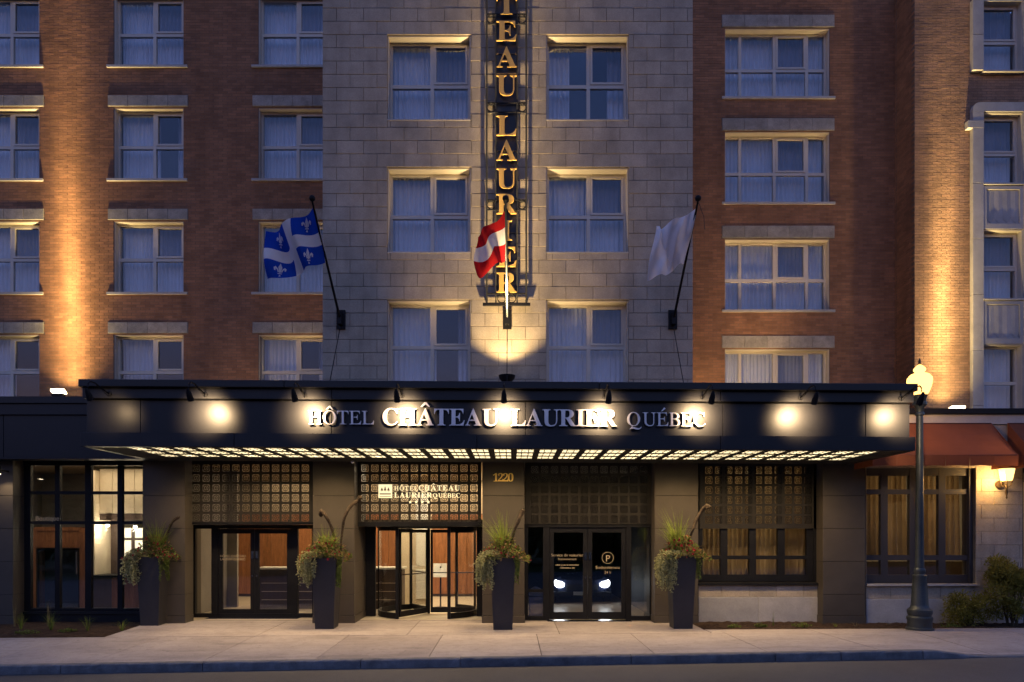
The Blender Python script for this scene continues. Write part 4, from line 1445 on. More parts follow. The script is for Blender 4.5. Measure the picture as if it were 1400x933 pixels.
# ------------------------------------------------------------------ rooms behind the glass
def interiors():
    m = MB()
    m.box(-13.5, 13.5, DS + .12, 23.0, -.15, .012)
    struct('lobby_floor', m, 'tile_floor')
    m = MB()
    m.box(-13.5, 13.5, DS + .13, 23.0, 3.72, 3.8)
    struct('lobby_ceiling', m, 'upper_cream')
    m = MB()
    m.box(-13.5, -9.6, 19.6, 19.7, .012, 3.72)
    m.box(-13.6, -13.5, DS + .1, 23, -.1, 3.8)
    m.box(-7.78, -7.72, DS + .95, 18.5, .012, 3.72)
    m.box(-9.6, -7.45, 18.5, 18.6, .012, 3.72)
    m.box(-9.65, -9.55, 18.6, 21.8, .012, 3.72)
    struct('lobby_wall', m, 'grey_wall')
    # wood panelling at the back of the lobby, board by board
    wall = MB()
    wall.box(-9.6, .14, 21.75, 21.85, .012, 2.65)
    up = MB()
    up.box(-9.6, .14, 21.75, 21.85, 2.65, 3.72)
    up.box(-.02, .14, 16.5, 21.75, 2.65, 3.72)
    struct('upper_wall', up, 'upper_cream')
    wall.box(-.02, .14, 16.5, 21.75, .012, 2.65)
    lw = struct('wood_wall', wall, 'brown')
    x = -9.5
    while x < -.1:
        b = MB()
        b.block(x + .004, min(x + .62, -.03) - .004, 21.70, 21.76, .1, 2.62, .006)
        place('wood_panel', b.mesh('wood_panel', 'wood'), lw)
        x += .62
    m = MB()
    m2 = MB()
    m2.box(.351, .36, 16.5, 22.8, .012, 3.72)
    m2.box(3.34, 3.349, DS + .95, 22.8, .012, 3.72)
    m2.box(.36, 3.34, 22.79, 22.8, .012, 3.72)
    struct('passage_lining', m2, 'passage')
    m.box(.0 + .15, .2 + .15, 16.5, 23, .012, 3.72)
    m.box(3.35, 3.5, DS + .95, 23, .012, 3.72)
    m.box(.35, 3.35, 22.8, 22.9, .012, 3.72)
    m.box(3.5, 13.5, 18.9, 19.0, .012, 3.72)
    m.box(13.5, 13.6, DS + .1, 23, -.1, 3.8)
    struct('passage_wall', m, 'grey_wall')

    t = thing('reception_desk', 'long dark reception desk seen through the revolving door and left glass doors', 'desk', (-4.7, 18.2, .012))
    m = MB()
    m.box(-6.7, -2.9, 18.0, 18.5, .012, 1.06)
    part('desk_body', m, 'brown', t)
    m = MB()
    m.box(-6.75, -2.85, 17.95, 18.55, 1.06, 1.11)
    part('desk_top', m, 'white_paint', t)
    m = MB()
    for k in range(3):
        m.box(-6.6, -3.0, 17.985, 17.998, .25 + .22 * k, .265 + .22 * k)
    part('trim_strip', m, 'cream', t)

    t = thing('added_dark_bench', 'long dark bench added to darken the lower panes of the curtained windows', 'bench', (7.5, 17.0, .012))  # bench put in only to darken the room behind the lower panes
    m = MB()
    m.box(3.8, 12.8, 16.75, 17.3, .012, .48)
    part('seat', m, 'brown', t)
    m = MB()
    m.box(3.8, 12.8, 17.15, 17.32, .48, 1.30)
    part('backrest', m, 'brown', t)
    t = thing('cream_cupboard', 'tall cream panelled cupboard inside the lobby left of the wood wall', 'cupboard', (-2.5, 19.3, .012))
    m = MB()
    m.box(-3.2, -2.33, 19.3, 19.9, .012, 3.4)
    part('body', m, 'cream', t)
    for za, zb in ((.15, 1.0), (1.1, 3.2)):
        m = MB()
        m.block(-2.72, -2.38, 19.27, 19.31, za, zb, .02)
        part('door_panel', m, 'white_paint', t)
    for i, (x, y, z) in enumerate(((-3.15, 17.6, 2.1), (-5.6, 17.2, 2.2), (-1.1, 20.6, 2.15))):
        t = thing('pendant_lamp', ('black pendant lamp at the left edge of the revolving door glass', 'black pendant lamp behind the right leaf of the left doors', 'black pendant lamp in front of the wood wall at the right of the lobby')[i], 'lamp', (x, y, z), 'pendant lamps in the lobby')
        m = MB()
        m.lathe(x, y, [(.02, z + .16), (.05, z + .14), (.06, z), (.05, z - .01)], 12)
        part('lamp_shade', m, 'black_metal', t)
        m = MB()
        m.tube([(x, y, z + .16), (x, y, 3.72)], .008, 6)
        part('cord', m, 'black_metal', t)
        m = MB()
        m.lathe(x, y, [(.005, z - .03), (.03, z - .015), (.03, z + .01)], 10)
        part('bulb', m, 'bulb', t)
    t = thing('notice_stand', 'notice stand with a white sheet on a black post behind the revolving door', 'sign', (-1.92, 18.35, .012))
    m = MB()
    x, y = -1.92, 18.35
    m.tube([(x, y, .03), (x, y, 1.12)], .022, 10)
    m.lathe(x, y, [(.17, .012), (.17, .03), (.03, .04)], 16)
    part('post', m, 'black_metal', t)
    m = MB()
    m.face([(x - .18, y - .16, .84), (x + .18, y - .16, .84), (x + .16, y + .06, 1.2), (x - .2, y + .06, 1.2)])
    m.face([(x - .18, y - .14, .84), (x + .18, y - .14, .84), (x + .16, y + .08, 1.2), (x - .2, y + .08, 1.2)])
    part('board', m, 'white_paint', t)
    m = MB()
    m.face([(x - .15, y - .148, .87), (x + .15, y - .148, .87), (x + .135, y + .035, 1.17), (x - .17, y + .035, 1.17)])
    part('sheet', m, 'paper', t)

    # shop at the left
    y = 17.4
    X = lambda p: PX(p, y)
    t = thing('kitchen_unit', 'cream wall cupboards over a lit splashback and brown counter inside the left shop window', 'cabinet', (X(165), y, .012))
    m = MB()
    m.box(X(123), X(136), y - .2, 19.6, .012, 3.6)
    part('end_panel', m, 'cream', t)
    for a, b in ((136, 154), (154, 184), (184, 214)):
        m = MB()
        m.block(X(a) + .004, X(b) - .004, y, y + .4, PZ(702, y), 3.65, .01)
        part('cupboard', m, 'cream', t)
    m = MB()
    m.box(X(136), X(214), y + .01, y + .4, PZ(711, y), PZ(702.5, y))
    m.box(X(136), X(146), y + .5, y + .6, .9, PZ(711, y))
    part('shelf', m, 'brown', t)
    m = MB()
    m.box(X(146), X(182), y + .6, y + .66, PZ(768, y + .6), PZ(722, y + .6))
    part('splashback', m, 'light_box', t)
    m = MB()
    m.box(X(143), X(184), y + .58, y + .6, PZ(739, y + .6), PZ(735.5, y + .6))
    m.box(X(162.5), X(167), y + .57, y + .6, PZ(768, y + .6), PZ(722, y + .6))
    part('rail', m, 'brown', t)
    m = MB()
    m.box(X(133), X(214), y - .45, y + .4, PZ(789.5, y - .4), PZ(786.8, y - .4))
    part('counter_top', m, 'black_metal', t)
    m = MB()
    m.box(X(135), X(165), y - .4, y + .4, .012, PZ(790, y - .4))
    part('counter', m, 'brown', t)
    m = MB()
    m.box(X(165), X(214), y - .39, y + .4, .012, PZ(790, y - .4))
    part('counter_front', m, 'wood', t)
    for i, (p, q) in enumerate(((148.5, 718.5), (186.5, 720.5))):
        z = PZ(q, y)
        t = thing('spot_bulb', ('bright bare bulb under the left end of the shop cupboards', 'bright bare bulb under the shop cupboards above the planter flowers')[i], 'lamp', (X(p), y - .05, z), 'bulbs under the shop cupboards')
        m = MB()
        m.lathe(X(p), y - .05, [(.004, z - .045), (.036, z - .03), (.045, z), (.03, z + .03)], 12)
        part('bulb', m, 'bulb', t)
        m = MB()
        m.lathe(X(p), y - .05, [(.03, z + .03), (.045, z + .10)], 12)
        part('socket', m, 'black_metal', t)
        lamp('shop_light', 'POINT', (X(p), y - .12, z - .1), 3.5, (1, .85, .62), t, .05)
    y = 17.6
    X = lambda p: PX(p, y)
    t = thing('display_cabinet', 'wood framed display cabinet with blue grey glass doors in the left shop', 'cabinet', (X(82), y, .012))
    m = MB()
    m.box(X(44), X(49), y, y + .5, .012, PZ(722, y))
    m.box(X(109), X(118), y, y + .5, .012, PZ(722, y))
    m.box(X(49), X(109), y, y + .5, PZ(748, y), PZ(722, y))
    m.box(X(49), X(109), y - .02, y + .5, PZ(726, y), PZ(722, y) + .02)
    m.box(X(49), X(109), y - .02, y + .02, PZ(749, y), PZ(745, y))
    part('cabinet_frame', m, 'wood', t)
    m = MB()
    m.box(X(49), X(109), y + .35, y + .5, .012, PZ(748, y))
    part('back_panel', m, 'dark_room', t)
    for a, b in ((49, 78.5), (79.5, 109)):
        dd = group_part('door', t)
        m = MB()
        frame_box(m, X(a), X(b), y + .02, y + .06, .05, PZ(750, y), .05)
        part('door_frame', m, 'black_metal', dd)
        pane(dd, X(a) + .05, X(b) - .05, y + .04, .1, PZ(750, y) - .05, 'screen_glass')
    m = MB()
    m.tube([(X(106), y - .03, PZ(785, y)), (X(106), y - .03, PZ(755, y))], .016, 8)
    part('handle', m, 'chrome', t)

    lamp('lobby_light', 'AREA', (-5.6, 20.2, 3.68), 28, (1, .74, .42), None, size=(4.5, 3.0), aim=(0, 0, -1))
    lamp('lobby_light', 'AREA', (-1.6, 20.2, 3.68), 36, (1, .74, .42), None, size=(2.6, 2.6), aim=(0, 0, -1))
    lamp('lobby_light', 'AREA', (-2.06, 17.75, 3.68), 34, (1, .76, .45), None, size=(1.8, .9), aim=(0, 0, -1))
    lamp('shop_ceiling_light', 'AREA', (-10.6, 16.7, 3.68), 9, (1, .78, .5), None, size=(3.6, .8), aim=(0, 0, -1))
    lamp('restaurant_light', 'AREA', (6.0, 17.2, 3.68), 12, (1, .74, .36), None, size=(4, 1.6), aim=(0, 0, -1))
    lamp('restaurant_light', 'AREA', (10.3, 17.2, 3.68), 15, (1, .70, .34), None, size=(4.5, 1.6), aim=(0, 0, -1))


def car():
    """a parked car in the passage behind the right doors, nose towards the glass"""
    cx, y = 1.98, 19.3
    t = thing('parked_car', 'dark blue car facing out behind the right glass doors with headlights on', 'car', (cx, y, .012))
    m = MB()
    # cross sections from nose to tail: (y, half width, z low, z shoulder, roof half width, z roof)
    sec = [(0.0, .70, .34, .62, .55, .70), (.15, .84, .24, .72, .62, .80), (.9, .90, .20, .86, .68, .96), (1.25, .90, .20, .92, .66, 1.02),
           (1.9, .91, .20, .96, .60, 1.44), (2.7, .91, .20, .98, .60, 1.48), (3.3, .88, .24, .96, .60, 1.25)]
    def ring(s):
        yy, w, zl, zs_, rw, zr_ = s
        pts = [(-w * .92, zl), (-w, zl + .12), (-w, zs_), (-rw, zr_), (rw, zr_), (w, zs_), (w, zl + .12), (w * .92, zl)]
        return [(cx + a, y + yy, b) for a, b in pts]
    rs = [ring(s) for s in sec]
    for a, b in zip(rs, rs[1:]):
        for j in range(8):
            m.face([a[j], a[(j + 1) % 8], b[(j + 1) % 8], b[j]], smooth=True)
    m.face(rs[0]); m.face(rs[-1])
    part('body', m, 'car_paint', t)
    m = MB()
    a, b = rs[3], rs[4]
    q = lambda p, r, f: tuple(p[i] + (r[i] - p[i]) * f for i in range(3))
    lift = lambda p: (p[0], p[1] - .012, p[2] + .012)
    m.face([lift(q(a[3], b[3], .06)), lift(q(a[4], b[4], .06)), lift(q(a[4], b[4], .93)), lift(q(a[3], b[3], .93))])
    part('windshield', m, 'screen_glass', t)
    m = MB()
    m.box(cx - .45, cx + .45, y - .02, y + .03, .40, .56)
    part('grille', m, 'rubber', t)
    m = MB()
    m.box(cx - .80, cx + .80, y - .06, y + .08, .24, .36)
    part('bumper', m, 'rubber', t)
    for s in (-1, 1):
        m = MB()
        hx = cx + s * .64
        # a slanted lens with a kicked-up outer corner
        pts = [(hx + s * q[0], y - .075, q[1]) for q in ((-.13, .52), (-.05, .48), (.07, .49), (.13, .55), (.14, .65), (.10, .70), (.04, .67), (-.07, .65), (-.14, .60))]
        m.face(pts)
        pts2 = [(p[0], p[1] + .14, p[2]) for p in pts]
        n = len(pts)
        for k in range(n):
            m.face([pts[k], pts[(k + 1) % n], pts2[(k + 1) % n], pts2[k]])
        part('headlight', m, 'headlight', t)
        for yy in (.75, 2.75):
            w = group_part('wheel', t)
            m = MB()
            xw = cx + s * .80
            m.tube([(xw - .1, y + yy, .31), (xw + .1, y + yy, .31)], .31, 18)
            part('tyre', m, 'rubber', w)
            m = MB()
            m.tube([(xw - .105, y + yy, .31), (xw + .105, y + yy, .31)], .19, 14)
            part('rim', m, 'chrome', w)
        m = MB()
        m.box(cx + s * .98 - .09, cx + s * .98 + .09, y + 1.4, y + 1.52, .92, 1.04)
        part('mirror', m, 'car_paint', t)
    m = MB()
    m.box(cx - .25, cx + .25, y - .075, y - .06, .27, .37)
    part('number_plate', m, 'white_paint', t)
    t = thing('litter_bin', 'dark blue bin with a peaked top behind the left sidelight of the right doors', 'bin', (PX(732, 15.95), 15.95, .012))
    X = lambda p: PX(p, 15.95)
    m = MB()
    m.box(X(723), X(742), 15.8, 16.1, .012, PZ(815, 15.95))
    part('bin_body', m, 'bin_blue', t)
    m = MB()
    m.prism([(X(722), PZ(814, 15.95)), (X(743), PZ(814, 15.95)), (X(741), PZ(807, 15.95)), (X(735), PZ(803, 15.95)), (X(730), PZ(803, 15.95)), (X(724), PZ(807, 15.95))], 15.78, 16.12)
    part('bin_lid', m, 'bin_blue', t)


interiors(); car()
# ------------------------------------------------------------------ canopy, its sign and its lamps
TILT = 0.0055
CO = (0.0, 12.7, 3.567)
CX0, CX1 = -8.04, 7.51


def canopy():
    t = thing('canopy', 'long dark metal entrance canopy with a band of lit panels underneath', 'canopy', CO)
    t.rotation_euler = (0, TILT, 0)
    zb = CO[2]
    zl, zp, zc, ztop = 3.825, 4.476, 4.673, 4.807
    def jointed(name, x0, x1, cuts, y0, y1, za, zb_, ch=.004):
        xs = [x0] + list(cuts) + [x1]
        for a, b in zip(xs, xs[1:]):
            m = MB()
            m.block(a + .004, b - .004, y0, y1, za, zb_, ch)
            part(name, m, 'fascia', t)
    jointed('lip_panel', CX0, CX1, [PX(p, 12.7) for p in (320, 652, 985)], 12.7, 12.82, zb, zl)
    jointed('fascia_panel', CX0 + .02, CX1 - .02, [PX(p, 12.86) for p in (192, 453, 718, 988, 1183)], 12.86, 12.95, zl - .02, zp - .015)
    jointed('cornice', CX0, CX1, [PX(p, 12.75) for p in (453, 985)], 12.76, 12.95, zp, zc)
    jointed('coping', CX0 - .02, CX1 + .02, [PX(p, 12.75) for p in (390, 818)], 12.66, 12.95, zc + .002, ztop, .008)
    m = MB()
    # side fascias, backing and roof deck
    for a, b in ((CX0, CX0 + .12), (CX1 - .12, CX1)):
        m.box(a, b, 12.825, 15.15, zb, zl)
        m.box(a + .02, b - .02, 12.955, 15.15, zl, ztop - .05)
    m.box(CX0 + .13, CX1 - .13, 12.83, 12.90, zb + .002, zl - .03)
    m.box(CX0 + .15, CX1 - .15, 12.955, 15.15, 4.5, 4.56)
    m.box(CX0 + .14, CX1 - .14, 12.951, 12.97, zl, ztop - .02)
    m.box(CX0 + .13, CX1 - .13, 12.91, 15.15, zb + .16, zb + .2)
    part('side_fascia', m, 'fascia', t)
    # soffit: border, beams and lit panels
    x0, x1, n = -7.38, 7.02, 33
    pitch = (x1 - x0) / n
    m = MB()
    m.box(CX0 + .125, x0 - .05, 12.905, 15.14, zb + .003, zb + .14)
    m.box(x1 + .05, CX1 - .125, 12.905, 15.14, zb + .003, zb + .14)
    m.box(x0 - .05, x1 + .05, 14.46, 15.14, zb + .003, zb + .14)
    for y in (12.905, 13.40, 13.93):
        m.box(x0 - .05, x1 + .05, y - (0 if y < 13 else .01), y + (.02 if y < 13 else .08), zb + .006, zb + .14)
    part('soffit_frame', m, 'rubber', t)
    bm = MB()
    bm.box(-.058, .058, 12.926, 14.458, zb + .004, zb + .14)
    beam = bm.mesh('soffit_beam', 'rubber', CO)
    pl = []
    for y0, y1 in ((12.935, 13.39), (13.47, 13.92), (14.0, 14.45)):
        pm = MB()
        a, b = .05, pitch - .05
        # each lit panel: a glowing sheet behind a thin bar and two studs
        pm.box(a, b, y0, y1, zb + .020, zb + .030, 0)
        for k in (1, 2):
            yy = y0 + (y1 - y0) * k / 3
            pm.box(a, b, yy - .010, yy + .010, zb + .014, zb + .0198, 1)
        for fx in (.3, .7):
            xx = a + (b - a) * fx
            pm.box(xx - .008, xx + .008, y0, y1, zb + .015, zb + .0196, 1)
        pl.append(pm.mesh('light_panel', ['lit_panel', 'bronze'], CO))
    for i in range(n + 1):
        place('soffit_beam', beam, t, (x0 + i * pitch, 0, 0))
    for i in range(n):
        for me in pl:
            place('light_panel', me, t, (x0 + i * pitch, 0, 0))
    # added downlights in every third bay, for pavement light the panels do not give
    for i in range(1, n, 3):
        x = x0 + (i + .5) * pitch
        g = MB()
        g.tube([(x, 14.22, zb + .012), (x, 14.22, zb + .019)], .05, 14)
        part('added_downlight', g, 'lit_panel', t)
        lamp('added_downlight_beam', 'SPOT', (x, 14.22, zb + .005), 44, (1, .68, .34), t, .12, (0, 0, -1), rad(155), blend=1.0)
    return t


def canopy_sign():
    t = thing('hotel_sign', 'long row of pale metal capital letters along the front of the canopy', 'sign', CO)
    t.rotation_euler = (0, TILT, 0)
    y = 12.80
    X = lambda p: PX(p, y)
    zb = 4.003
    word(t, 'HÔTEL', 'r', X(421.5), X(511), y, zb + .012, .252, .036, 'letter', origin=CO)
    word(t, 'CHÂTEAU', 'b', X(523), X(682), y, zb, .312, .036, 'letter', origin=CO)
    word(t, 'LAURIER', 'b', X(698), X(843), y, zb, .312, .036, 'letter', origin=CO)
    word(t, 'QUÉBEC', 'r', X(857), X(964), y, zb + .012, .252, .036, 'letter', origin=CO)


def gooseneck_lamps():
    y0 = 12.75
    pxs = (175, 300, 430, 557, 690, 820, 948, 1076, 1207)
    said = ('black gooseneck lamp at the far left end of the canopy, over the dimmest glow',
            'black gooseneck lamp left of the canopy lettering, second from the left end',
            'black gooseneck lamp over the first letter of the canopy lettering',
            'black gooseneck lamp over the start of the tall bold letters of the canopy',
            'black gooseneck lamp over the gap in the middle of the canopy lettering',
            'black gooseneck lamp over the last of the tall bold letters of the canopy',
            'black gooseneck lamp over the last letter at the right end of the lettering',
            'black gooseneck lamp right of the canopy lettering on the bare fascia',
            'black gooseneck lamp at the right end of the canopy beside the street lamp')
    first = None
    for i, p in enumerate(pxs):
        x = PX(p, 12.86) * 1.04
        dz = -TILT * x
        if first is None:
            L = (x, y0, 4.55 + dz)
            t = thing('gooseneck_lamp', said[i], 'lamp', L, 'gooseneck lamps along the canopy')
            m = MB()
            m.tube([(x, y0 + .02, 4.55 + dz), (x, y0 - .01, 4.55 + dz)], .045, 12)
            part('wall_plate', m, 'black_metal', t)
            m = MB()
            m.tube([(x, y0, 4.55 + dz), (x, y0 - .2, 4.60 + dz), (x, y0 - .45, 4.66 + dz), (x, y0 - .58, 4.655 + dz), (x, y0 - .63, 4.61 + dz), (x, y0 - .635, 4.54 + dz)], .013, 8)
            m.tube([(x + .0, y0 - .02, 4.50 + dz), (x + .0, y0 - .40, 4.64 + dz)], .006, 6)
            part('arm', m, 'black_metal', t)
            m = MB()
            c, e = Vector((x, y0 - .66, 4.46 + dz)), Vector((x, y0 - .56, 4.33 + dz))
            m.tube([Vector((x, y0 - .69, 4.52 + dz)), c, c + (e - c) * .5, e], [.02, .042, .052, .058], 14, caps=False)
            m.face([c + Vector((.04 * math.cos(k * .4488), 0, .04 * math.sin(k * .4488))) for k in range(14)])
            part('lamp_head', m, 'black_metal', t)
            sp = lamp('gooseneck_spot', 'SPOT', (x, y0 - .535, 4.335 + dz), 52.0, (1, .68, .36), t, .065, (0, .66, -.10), rad(100), 1.0)
            first = t
        else:
            t = copy_tree(first)
            t.location = (x, y0, 4.55 + dz)
            t['label'] = said[i]
        if i == 0:
            l0 = t
    # the far left lamp burns at a fraction of the others
    for ch in l0.children:
        if ch.type == 'LIGHT':
            ch.data = ch.data.copy()
            ch.data.energy *= 0.10


def floodlights():
    def flood(px, d, z, label, yaw, power, aim, size, kind='slab', col=(1, .72, .30), blend=.6):
        x = PX(px, d)
        t = thing('floodlight', label, 'floodlight', (x, d, z), 'floodlights on the podium roof')
        m = MB()
        m.box(x - .14, x + .14, d - .04, d + .10, z + .02, z + .09)
        m.box(x - .05, x + .05, d - .02, d + .05, z - .06, z + .02)
        part('housing', m, 'black_metal', t)
        m = MB()
        m.face([(x - .20, d + .14, z + .10), (x + .16, d + .14, z + .10), (x + .21, d - .06, z + .14), (x - .15, d - .06, z + .14)])
        m.face([(x - .20, d + .14, z + .12), (x + .16, d + .14, z + .12), (x + .21, d - .06, z + .20), (x - .15, d - .06, z + .20)])
        m.face([(x - .15, d - .06, z + .14), (x + .21, d - .06, z + .14), (x + .21, d - .06, z + .20), (x - .15, d - .06, z + .20)])
        m.face([(x - .15, d - .06, z + .14), (x - .20, d + .14, z + .10), (x - .20, d + .14, z + .12), (x - .15, d - .06, z + .20)])
        part('lens', m, 'flood_lens', t)
        # a reflector lamp: nested cones, the tightest the strongest, all along the wall
        for half, tilt, w_ in ((60, .25, 18), (45, 0, 34), (32, 0, 113), (22, 0, 245), (15, .06, 174), (10, .06, 333), (10, .12, 157), (7, .06, 280), (7, .12, 164), (5, .06, 914), (5, .12, 487)):
            lamp('flood_beam', 'SPOT', (x, d + .16, z + .22), w_ * power, col, t, .05, (aim[0], tilt, 1), rad(2 * half), blend=1.0)
        return t
    flood(79, 18.02, PZ(543, 18.02), 'square floodlight left of the canopy top, shining up the dark red brick', 0, 2.1, (-.03, .055, 1), rad(23), blend=1.0)
    flood(1307, 18.26, PZ(566, 18.26), 'square floodlight right of the street lamp globe, shining up tan brick', 0, 1.7, (.015, .06, 1), rad(24), blend=1.0)
    # round uplight under the vertical sign
    d = 15.25
    x, z = PX(693, d), PZ(517, d)
    t = thing('uplight', 'small round black uplight on the canopy roof below the vertical sign', 'floodlight', (x, d, z - .2), 'floodlights on the podium roof')
    m = MB()
    m.lathe(x, d, [(.06, z - .16), (.10, z - .1), (.17, z - .02), (.19, z + .05), (.18, z + .05), (.14, z + .0)], 20)
    part('housing', m, 'black_metal', t)
    m = MB()
    m.tube([(x, d, 4.6), (x, d, z - .12)], .03, 8)
    part('post', m, 'black_metal', t)
    m = MB()
    m.lathe(x, d, [(.13, z + .012), (.10, z + .02), (.01, z + .022)], 16)
    part('lens', m, 'flood_lens', t)
    for half, tilt, w_, bl in ((50, .18, 44, .55), (45, 0, 24, 1), (32, 0, 110, 1), (22, 0, 351, 1), (15, 0, 264, 1), (15, .05, 200, 1), (10, .05, 776, 1), (7, 0, 794, 1), (7, .05, 827, 1), (5, 0, 5019, 1), (5, .05, 834, 1)):
        lamp('uplight_beam', 'SPOT', (x, d, z + .10), w_ * 1.3, (1, .70, .32), t, .06, (0, tilt, 1), rad(2 * half), blend=bl)
    # low washes hidden behind the canopy coping
    for px, d, p, aim, cone, lab in ((985, 17.6, 56, (.15, 1.0, 1.0), 130, 'low roof floodlight hidden behind the canopy coping below the wide windows'),
                                     (1100, 17.4, 14, (.0, 1.0, 1.1), 130, 'low roof floodlight hidden behind the canopy coping at the right end'),
                                     (300, 16.9, 12, (.1, 1.0, 1.0), 130, 'low roof floodlight hidden behind the canopy coping at the left end'),
                                     (586, 15.3, 60, (.0, .035, 1), 56, 'added low roof floodlight under the left column of tower windows'),  # this and the next lamp are added to brighten the tower window heads
                                     (803, 15.3, 60, (.0, .035, 1), 56, 'added low roof floodlight under the right column of tower windows'),
                                     (1062, 18.6, 150, (.0, .035, 1), 64, 'low roof floodlight close under the column of wide windows'),
                                     (204, 17.9, 45, (.0, .035, 1), 56, 'low roof floodlight under the middle column of windows in the dark red brick'),
                                     (402, 17.9, 45, (.0, .035, 1), 56, 'low roof floodlight under the window column beside the stone tower')):
        x = PX(px, d)
        t = thing('floodlight', lab, 'floodlight', (x, d, 4.58), 'floodlights on the podium roof')
        m = MB()
        m.box(x - .12, x + .12, d - .05, d + .05, 4.56, 4.70)
        part('housing', m, 'black_metal', t)
        m = MB()
        m.box(x - .10, x + .10, d - .04, d + .04, 4.701, 4.71)
        part('lens', m, 'bulb_dim', t)
        lamp('wash_beam', 'SPOT', (x, d, 4.76), p, (1, .66, .30), t, .08, aim, rad(cone), blend=1.0)


M['bulb_dim'] = emitter('bulb_dim', (1, .75, .4), 3.0)


# ------------------------------------------------------------------ vertical sign
def blade_sign():
    yl = 15.84
    org = (PX(692.5, yl), yl, 7.3)
    t = thing('vertical_sign', 'tall black framed vertical sign with stacked gold capital letters on the stone tower', 'sign', org)
    X = lambda p: PX(p, yl)
    Zz = lambda p: PZ(p, yl)
    ztop = Zz(-190)
    zbot = Zz(415)
    m = MB()
    for p in (665.5, 719.5):
        m.box(X(p) - .02, X(p) + .02, yl - .02, yl + .03, zbot, ztop)
    for p in (678, 707):
        m.box(X(p) - .016, X(p) + .016, yl - .01, yl + .03, zbot, ztop)
    part('rail', m, 'rubber', t)
    m = MB()
    m.box(X(678) + .017, X(707) - .017, yl + .05, yl + .07, Zz(396), ztop)
    part('backing_panel', m, 'fascia', t)
    for p0 in (-230, -104, 20, 141, 274, 402):
        g = group_part('cross_piece', t)
        m = MB()
        za, zb = Zz(p0 + 13), Zz(p0)
        for z in (za, zb):
            m.box(X(665.5) + .021, X(719.5) - .021, yl - .015, yl + .02, z - .012, z + .012)
        if p0 != 402:
            m.box(X(665.5) + .02, X(719.5) - .02, yl + .085, yl + .125, zb + .005, zb + .02)
        part('bar', m, 'black_metal', g)
        cs = (671.8, 713.3) if p0 != 402 else (686, 699.5)
        for c in cs:
            m = MB()
            r0 = (zb - za) / 2 - .014
            pts = [(X(c) + r0 * math.cos(k * math.pi / 8), yl, (za + zb) / 2 + r0 * math.sin(k * math.pi / 8)) for k in range(17)]
            m.tube(pts, .012, 6, caps=False)
            part('ring', m, 'black_metal', g)
        # stand-off arms back to the wall
        m = MB()
        for p in (665.5, 719.5):
            m.box(X(p) - .015, X(p) + .015, yl + .031, 15.985, za, za + .03)
        part('bracket', m, 'black_metal', g)
    m = MB()
    for p0 in (-62, 73, 100, 206, 318, 358):
        m.box(X(678) + .017, X(707) - .017, yl + .03, yl + .045, Zz(p0), Zz(p0) + .016)
    part('tie_bar', m, 'bronze', t)
    m = MB()
    m.box(X(660), X(725), yl - .02, yl + .05, Zz(418), Zz(414.5))
    part('base_bar', m, 'black_metal', t)
    cap = 27 * yl / F
    size = cap / .455
    tops = [('C', -185), ('H', -149), ('Â', -113 + 36), ('T', -5), ('E', 31), ('A', 67), ('U', 105), ('L', 160), ('A', 194), ('U', 232), ('R', 267), ('I', 303), ('E', 339), ('R', 374)]
    tops[2] = ('Â', -41)
    tops[1] = ('H', -84)
    tops[0] = ('C', -120)
    for ch, tp in tops:
        b, a = ACC.get(ch, (ch, None))
        me, w = glyph_mesh('b' + b, round(size, 4), .03, 'gold', a)
        s = (27.5 if ch != 'I' else 15) * yl / F / w
        o = place('letter', me, t, (X(692.6) - w * s / 2 - org[0], -.035, Zz(tp + 27) - org[2]))
        o.scale = (s, 1, 1)


# ------------------------------------------------------------------ flags
def flags():
    spec = ((466, 'steel flag pole slanting out from the left side of the stone tower', 'left'),
            (693.5, 'steel flag pole slanting out below the vertical sign at the middle of the tower', 'mid'),
            (920, 'steel flag pole slanting out from the right side of the stone tower', 'right'))
    for px, lab, which in spec:
        yb, yt = 15.93, 13.85
        xb = PX(px, yb)
        xt = xb - (.06 if which == 'left' else .02 if which == 'mid' else -.02)
        B = Vector((xb, yb, PZ(437, yb)))
        T = Vector((xt, yt, PZ(275, yt)))
        t = thing('flag_pole', lab, 'flag pole', tuple(B), 'flag poles on the stone tower')
        m = MB()
        m.box(xb - .10, xb + .10, yb + .0, yb + .045, B.z - .22, B.z + .22)
        m.box(xb - .045, xb + .045, yb - .13, yb, B.z - .14, B.z + .14)
        part('bracket', m, 'black_metal', t)
        m = MB()
        m.tube([B + Vector((0, -.05, -.03)), T], [.030, .020], 10)
        part('pole', m, 'lamp_iron' if which == 'mid' else 'black_metal', t)
        m = MB()
        r = .062
        m.lathe(T.x, T.y, [(r * math.sin(k * math.pi / 8) + .002, T.z + .05 - r * math.cos(k * math.pi / 8)) for k in range(9)], 14)
        part('finial', m, 'black_metal', t)
        m = MB()
        m.tube([B + Vector((0, -.03, -.16)), Vector((xb, 14.6, 4.72))], .010, 6)
        part('stay_rod', m, 'black_metal', t)
        pole = lambda s: B + (T - B) * s
        if which == 'left':
            flag('flag', 'blue flag with a white cross and white lilies, left of the vertical sign', pole, .955, .53, 1.12, 'blue', t)
        elif which == 'mid':
            flag('flag', 'red and white flag flying in front of the gold letters of the vertical sign', pole, .93, .55, .72, 'red', t)
        else:
            flag('flag', 'plain white flag flying from the pole on the right side of the tower', pole, .95, .53, .95, 'white', t)
            m = MB()
            m.tube([T, T + Vector((.13, .05, -.30)), T + Vector((.155, .06, -.56))], .008, 6)
            part('halyard', m, 'brown', t)


